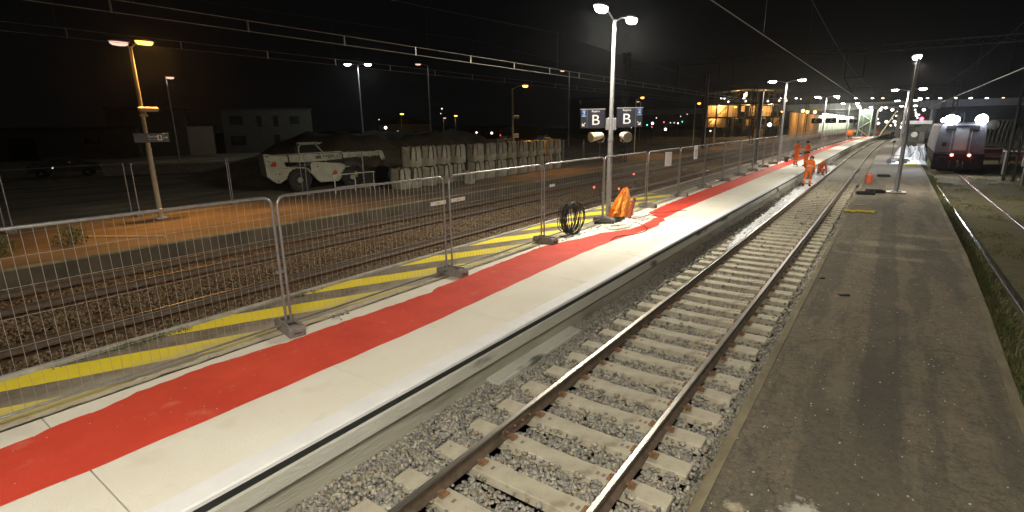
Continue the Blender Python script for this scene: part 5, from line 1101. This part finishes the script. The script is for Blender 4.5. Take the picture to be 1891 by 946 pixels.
cable('dark thin cable crossing the red walkway beyond the netting', smoothp([(-6.35, 15.6, .73), (-6.1, 16.3, .80), (-6.2, 16.9, .76), (-6.0, 17.3, zc_), (-5.8, 17.9, zc_), (-5.5, 18.2, zc_)]), .008, M_black)
db = MB(); rd = random.Random(2)
for _ in range(90): x = rd.uniform(-6.85, -6.0); y_ = rd.uniform(14.0, 17.4); s = rd.uniform(.008, .03); db.box((x, y_, .705+s*.3), (s*1.8, s, s*.6), rz=rd.random()*3)
for _ in range(60): x = rd.gauss(-6.75, .1); y_ = rd.uniform(10.6, 14); s = rd.uniform(.008, .03); db.box((x, y_, .705+s*.3), (s*1.8, s, s*.6), rz=rd.random()*3)
for _ in range(14): db.box((-6.85+rd.gauss(0, .05), 4.7+rd.gauss(0, .08), .71), (.05, .02, .015), rz=rd.random()*3)
tag(db.build('rubble', stone_mat('rubble_mix', [(.5, .47, .4), (.25, .2, .16), (.6, .58, .52), (.10, .16, .10), (.35, .12, .06)])), 'crumbs of concrete and scrap around the lamp post foot', 'rubble', kind='stuff')
r = thing('floor_grate', 'small grey drain grate set in the pale platform', 'grate', (-5.06, 35.6, .702)); MB().box((0, 0, .004), (.42, .5, .01)).build('frame', M_galvd, r); mb = MB(); [mb.box((-.15+.1*i, 0, .012), (.04, .42, .008)) for i in range(4)]; mb.build('slots', M_black, r)
r = thing('orange_sack', 'orange netting bundle on a post far along the platform fence', 'netting', (-6.9+cX(112), 112, .7)); MB().lathe([(.2, .7), (.55, .85), (.7, 1.2), (.6, 1.6), (.3, 1.75)], n=14).build('bundle', M_plast, r); MB().cyl((0, 0, 0), (0, 0, 1), .08, n=6).build('post', M_dark, r)
for (x, y_, l) in ((-7.35, 68, 'orange cone by the fence beyond the workers, nearer'), (-6.5+cX(150), 150, 'tiny orange cone beyond the stair tower')):
    r = thing('traffic_cone', l, 'cone', (x, y_, .7)); MB().lathe([(.20, .03), (.18, .05), (.05, .75), (.03, .78)], n=14).build('cone', M_plast, r); MB().box((0, 0, .015), (.42, .42, .03), ch=.01).build('base', M_black, r)
# tools behind the workers
for k_, (x, y_) in enumerate(((-6.5, 46.5), (-6.3, 49.5))):
    r = thing('power_tool', '%s dark track tool standing on the platform behind the workers' % ('nearer', 'farther')[k_], 'tool', (x, y_, .7), .4*k_); MB().box((0, 0, .3), (.35, .5, .3), ch=.06).build('engine', M_dark, r); MB().tube([(-.1, .2, .3), (-.25, .5, .8), (.25, .5, .8), (.1, .2, .3)], .02, 6).build('handle', M_galv, r); MB().cyl((-.12, -.1, .12), (.12, -.1, .12), .14, n=12).build('wheel', M_black, r)
tag(MB().lathe([(.3, -.5), (.62, -.45), (.7, 0), (.62, .45), (.3, .5)], n=18, axis='y').box((0, 0, -.6), (1, .8, .2)).build('black_drum', M_black, loc=(-1.9+cX(150), 150, 1.0)), 'round black drum at the vanishing end of the track', 'drum')

# ================================================================== PEOPLE
M_hv = mat('hivis_orange', (.90, .20, .02), (.75, .14, .015), 5, .75, 0, .4, 12); M_skin = mat('skin', (.45, .27, .19)); M_boot = mat('boots', (.03, .025, .02)); M_band = mat('reflective_band', (.6, .6, .58), None, 5, .4); M_helm = mat('helmet_white', (.7, .7, .68), None, 5, .4); M_hair = mat('dark_hair', (.02, .015, .012))
def person(label, loc, rz, J, R, helmet=None, s=1., belt=False, hair=True):
    """J: joints dict; one skinned continuous body"""
    root = thing('person', label, 'person', loc, rz, 'rail workers in orange')
    names = list(J); idx = {n_: i for i, n_ in enumerate(names)}
    E_ = [('pelvis', 'waist'), ('waist', 'chest'), ('chest', 'neck'), ('neck', 'head'), ('head', 'crown'), ('chest', 'shL'), ('shL', 'elL'), ('elL', 'wrL'), ('wrL', 'haL'), ('chest', 'shR'), ('shR', 'elR'), ('elR', 'wrR'), ('wrR', 'haR'), ('pelvis', 'hipL'), ('hipL', 'knL'), ('knL', 'anL'), ('anL', 'toL'), ('pelvis', 'hipR'), ('hipR', 'knR'), ('knR', 'anR'), ('anR', 'toR')]
    me = bpy.data.meshes.new('body'); me.from_pydata([tuple(c*s for c in J[n_]) for n_ in names], [(idx[a], idx[b_]) for a, b_ in E_], [])
    ob = bpy.data.objects.new('body', me); COL.objects.link(ob); md = ob.modifiers.new('Skin', 'SKIN'); sd = ob.modifiers.new('S', 'SUBSURF'); sd.levels = sd.render_levels = 2
    bpy.context.view_layer.update()
    for n_ in names: sv = me.skin_vertices[0].data[idx[n_]]; r_ = R[n_]; sv.radius = (r_[0]*s, r_[1]*s); sv.use_root = (n_ == 'pelvis')
    dg = bpy.context.evaluated_depsgraph_get(); m2 = bpy.data.meshes.new_from_object(ob.evaluated_get(dg)); bpy.data.objects.remove(ob)
    m2.materials.clear()
    for m_ in (M_hv, M_skin, M_boot, M_band): m2.materials.append(m_)
    Jv = {n_: Vector(J[n_])*s for n_ in names}
    for p in m2.polygons:
        c = p.center; nr = min(names, key=lambda n_: (Jv[n_]-c).length); k_ = 0
        if nr in ('head', 'crown', 'haL', 'haR'): k_ = 1
        elif nr in ('toL', 'toR') or (nr in ('anL', 'anR') and c.z < Jv[nr].z+.05*s): k_ = 2
        else:
            for kn, an in (('knL', 'anL'), ('knR', 'anR')):
                d_ = (Jv[an]-Jv[kn]); t_ = (c-Jv[kn]).dot(d_)/d_.length_squared
                if .25 < t_ < .42 and ((Jv[kn]+d_*t_)-c).length < .13*s: k_ = 3
            for w_, ch in (('waist', 'chest'),):
                d_ = (Jv[ch]-Jv[w_]); t_ = (c-Jv[w_]).dot(d_)/d_.length_squared
                if -.05 < t_ < .22 and ((Jv[w_]+d_*t_)-c).length < .24*s: k_ = 3
        p.material_index = k_; p.use_smooth = True
    b_ = link('body', m2, root)
    hd = Jv['head']*.35+Jv['crown']*.65; ax = (Jv['crown']-Jv['neck']).normalized(); q = ax.to_track_quat('Z', 'Y').to_euler()
    prof = [(.125*s, -.01*s), (.122*s, .03*s), (.10*s, .08*s), (.06*s, .115*s), (.01, .125*s)]
    if helmet is None: h_ = MB().lathe([(.102*s, -.06*s), (.108*s, 0), (.09*s, .06*s), (.05*s, .09*s), (.01, .1*s)], n=14).build('hair', M_hair, root, hd, smooth=60)
    else: h_ = MB().lathe([(.15*s, -.012*s), (.15*s, -.002*s)]+prof, n=16).build('helmet', helmet, root, hd, smooth=50)
    h_.rotation_euler = q
    fdir = -1
    f_ = MB().box((0, -.105*s, .0), (.03*s, .03*s, .045*s), ch=.008).box((-.035*s, -.095*s, .035*s), (.025*s, .012*s, .012*s)).box((.035*s, -.095*s, .035*s), (.025*s, .012*s, .012*s)).box((0, -.097*s, -.05*s), (.045*s, .01*s, .01*s)).build('face_features', M_skin, root, Jv['head']*.7+Jv['crown']*.3)
    for nm in ('L', 'R'):
        d_ = (Jv['ha'+nm]-Jv['wr'+nm]).normalized(); sd_ = d_.cross(Vector((0, 1, 0.2))).normalized()
        for fi in range(5):
            o_ = sd_*(.018*(fi-1.8))*s; L_ = (.05, .075, .085, .078, .06)[fi]*s
            a = Jv['ha'+nm]+o_*1.; 
            if fi == 0: a = Jv['ha'+nm]-d_*.04*s+o_
            MB().tube([a, a+d_*L_*.5+o_*(.5 if fi == 0 else .1), a+d_*L_*.85+Vector((0, -.012*s, -.01*s))+o_*(.6 if fi == 0 else .1)], [.010*s, .009*s, .007*s], 6).build('finger', M_skin, b_)
    if belt:
        w_ = Jv['pelvis']; MB().box((w_.x, w_.y, w_.z+.04), (.40*s, .30*s, .16*s), ch=.05).build('tool_belt', M_dark, root)
    return root
RB = dict(pelvis=(.155, .12), waist=(.15, .115), chest=(.165, .12), neck=(.062, .062), head=(.085, .092), crown=(.075, .085), shL=(.075, .075), shR=(.075, .075), elL=(.058, .058), elR=(.058, .058), wrL=(.042, .042), wrR=(.042, .042), haL=(.042, .028), haR=(.042, .028), hipL=(.105, .105), hipR=(.105, .105), knL=(.08, .08), knR=(.08, .08), anL=(.06, .065), anR=(.06, .065), toL=(.045, .045), toR=(.045, .045))
def stand(**k):
    J = dict(pelvis=(0, 0, .95), waist=(0, 0, 1.12), chest=(0, .01, 1.36), neck=(0, 0, 1.50), head=(0, -.02, 1.60), crown=(0, -.015, 1.70), shL=(-.19, 0, 1.42), elL=(-.25, .03, 1.14), wrL=(-.24, -.07, .90), haL=(-.235, -.09, .82), shR=(.19, 0, 1.42), elR=(.25, .03, 1.14), wrR=(.24, -.07, .90), haR=(.235, -.09, .82), hipL=(-.1, 0, .90), knL=(-.12, -.02, .50), anL=(-.13, .02, .09), toL=(-.15, -.15, .045), hipR=(.1, 0, .90), knR=(.12, -.02, .50), anR=(.13, .02, .09), toR=(.15, -.15, .045)); J.update(k); return J
person('worker in orange standing at left of the pair, arms bent in front', (-5.32, 42.3, .70), 2.4, stand(wrL=(-.10, -.26, 1.15), haL=(-.04, -.32, 1.18), wrR=(.12, -.26, 1.10), haR=(.05, -.32, 1.12), elL=(-.26, -.02, 1.16), elR=(.26, -.02, 1.16), knL=(-.09, -.02, .5), anL=(-.09, .02, .09), toL=(-.1, -.15, .045), knR=(.09, 0, .5), anR=(.08, .05, .09), toR=(.1, -.12, .045)), RB, mat('helmet_green', (.05, .25, .10)), 1.0)
person('worker in orange with dark tool belt, right of the standing pair', (-4.62, 41.7, .70), -.9, stand(wrR=(.34, -.22, 1.12), haR=(.38, -.28, 1.18), elR=(.30, .0, 1.16), knL=(-.14, -.02, .5), anL=(-.18, .03, .09), toL=(-.2, -.14, .045), anR=(.16, -.03, .09), toR=(.18, -.2, .045)), RB, M_hair, 1.0, belt=True)
person('worker in orange walking away beside the left rail, head bowed', (-3.62, 34.3, .05), 2.9, stand(chest=(0, -.10, 1.33), neck=(0, -.20, 1.45), head=(0, -.28, 1.52), crown=(0, -.34, 1.60), waist=(0, -.03, 1.11), shL=(-.19, -.11, 1.38), shR=(.19, -.11, 1.38), elL=(-.27, .02, 1.12), wrL=(-.26, -.12, .90), haL=(-.25, -.16, .83), elR=(.28, -.16, 1.12), wrR=(.26, -.34, .98), haR=(.25, -.40, .93), knL=(-.1, -.16, .52), anL=(-.1, -.12, .10), toL=(-.1, -.30, .05), knR=(.1, .04, .50), anR=(.1, .28, .16), toR=(.1, .16, .06)), RB, None, 1.06)
person('worker in orange crouching on the white sheet at the track side', (-3.75, 42.2, .08), .6, stand(pelvis=(0, .10, .32), waist=(0, .04, .48), chest=(0, -.12, .68), neck=(0, -.24, .78), head=(0, -.33, .84), crown=(0, -.40, .92), shL=(-.2, -.15, .72), elL=(-.25, -.30, .48), wrL=(-.16, -.48, .30), haL=(-.14, -.53, .22), shR=(.2, -.15, .72), elR=(.25, -.30, .48), wrR=(.16, -.48, .30), haR=(.14, -.53, .22), hipL=(-.11, .06, .30), knL=(-.18, -.28, .44), anL=(-.15, -.06, .10), toL=(-.17, -.24, .05), hipR=(.11, .06, .30), knR=(.18, -.28, .44), anR=(.15, -.06, .10), toR=(.17, -.24, .05)), RB, mat('helmet_orange', (.8, .25, .04)), 1.05)
person('tiny worker in orange beyond the stair tower', (-5.9+cX(165), 165, .7), 0., stand(), RB, M_helm, 1.05)

# ================================================================== HAZE (thin volume added for a glow around the lamps)
hm = bpy.data.materials.new('added_glow_haze'); hm.use_nodes = True; t = hm.node_tree; t.nodes.clear()
oo = t.nodes.new('ShaderNodeOutputMaterial'); pv = t.nodes.new('ShaderNodeVolumePrincipled'); pv.inputs['Color'].default_value = (.9, .92, 1, 1); pv.inputs['Density'].default_value = .00022; pv.inputs['Anisotropy'].default_value = .85
t.links.new(pv.outputs[0], oo.inputs['Volume'])
hz = MB().box((-20, 150, 8), (420, 480, 20)).build('haze', hm); hz['kind'] = 'stuff'; hz['label'] = 'thin haze volume added for a glow around the lamps'; hz['category'] = 'haze'
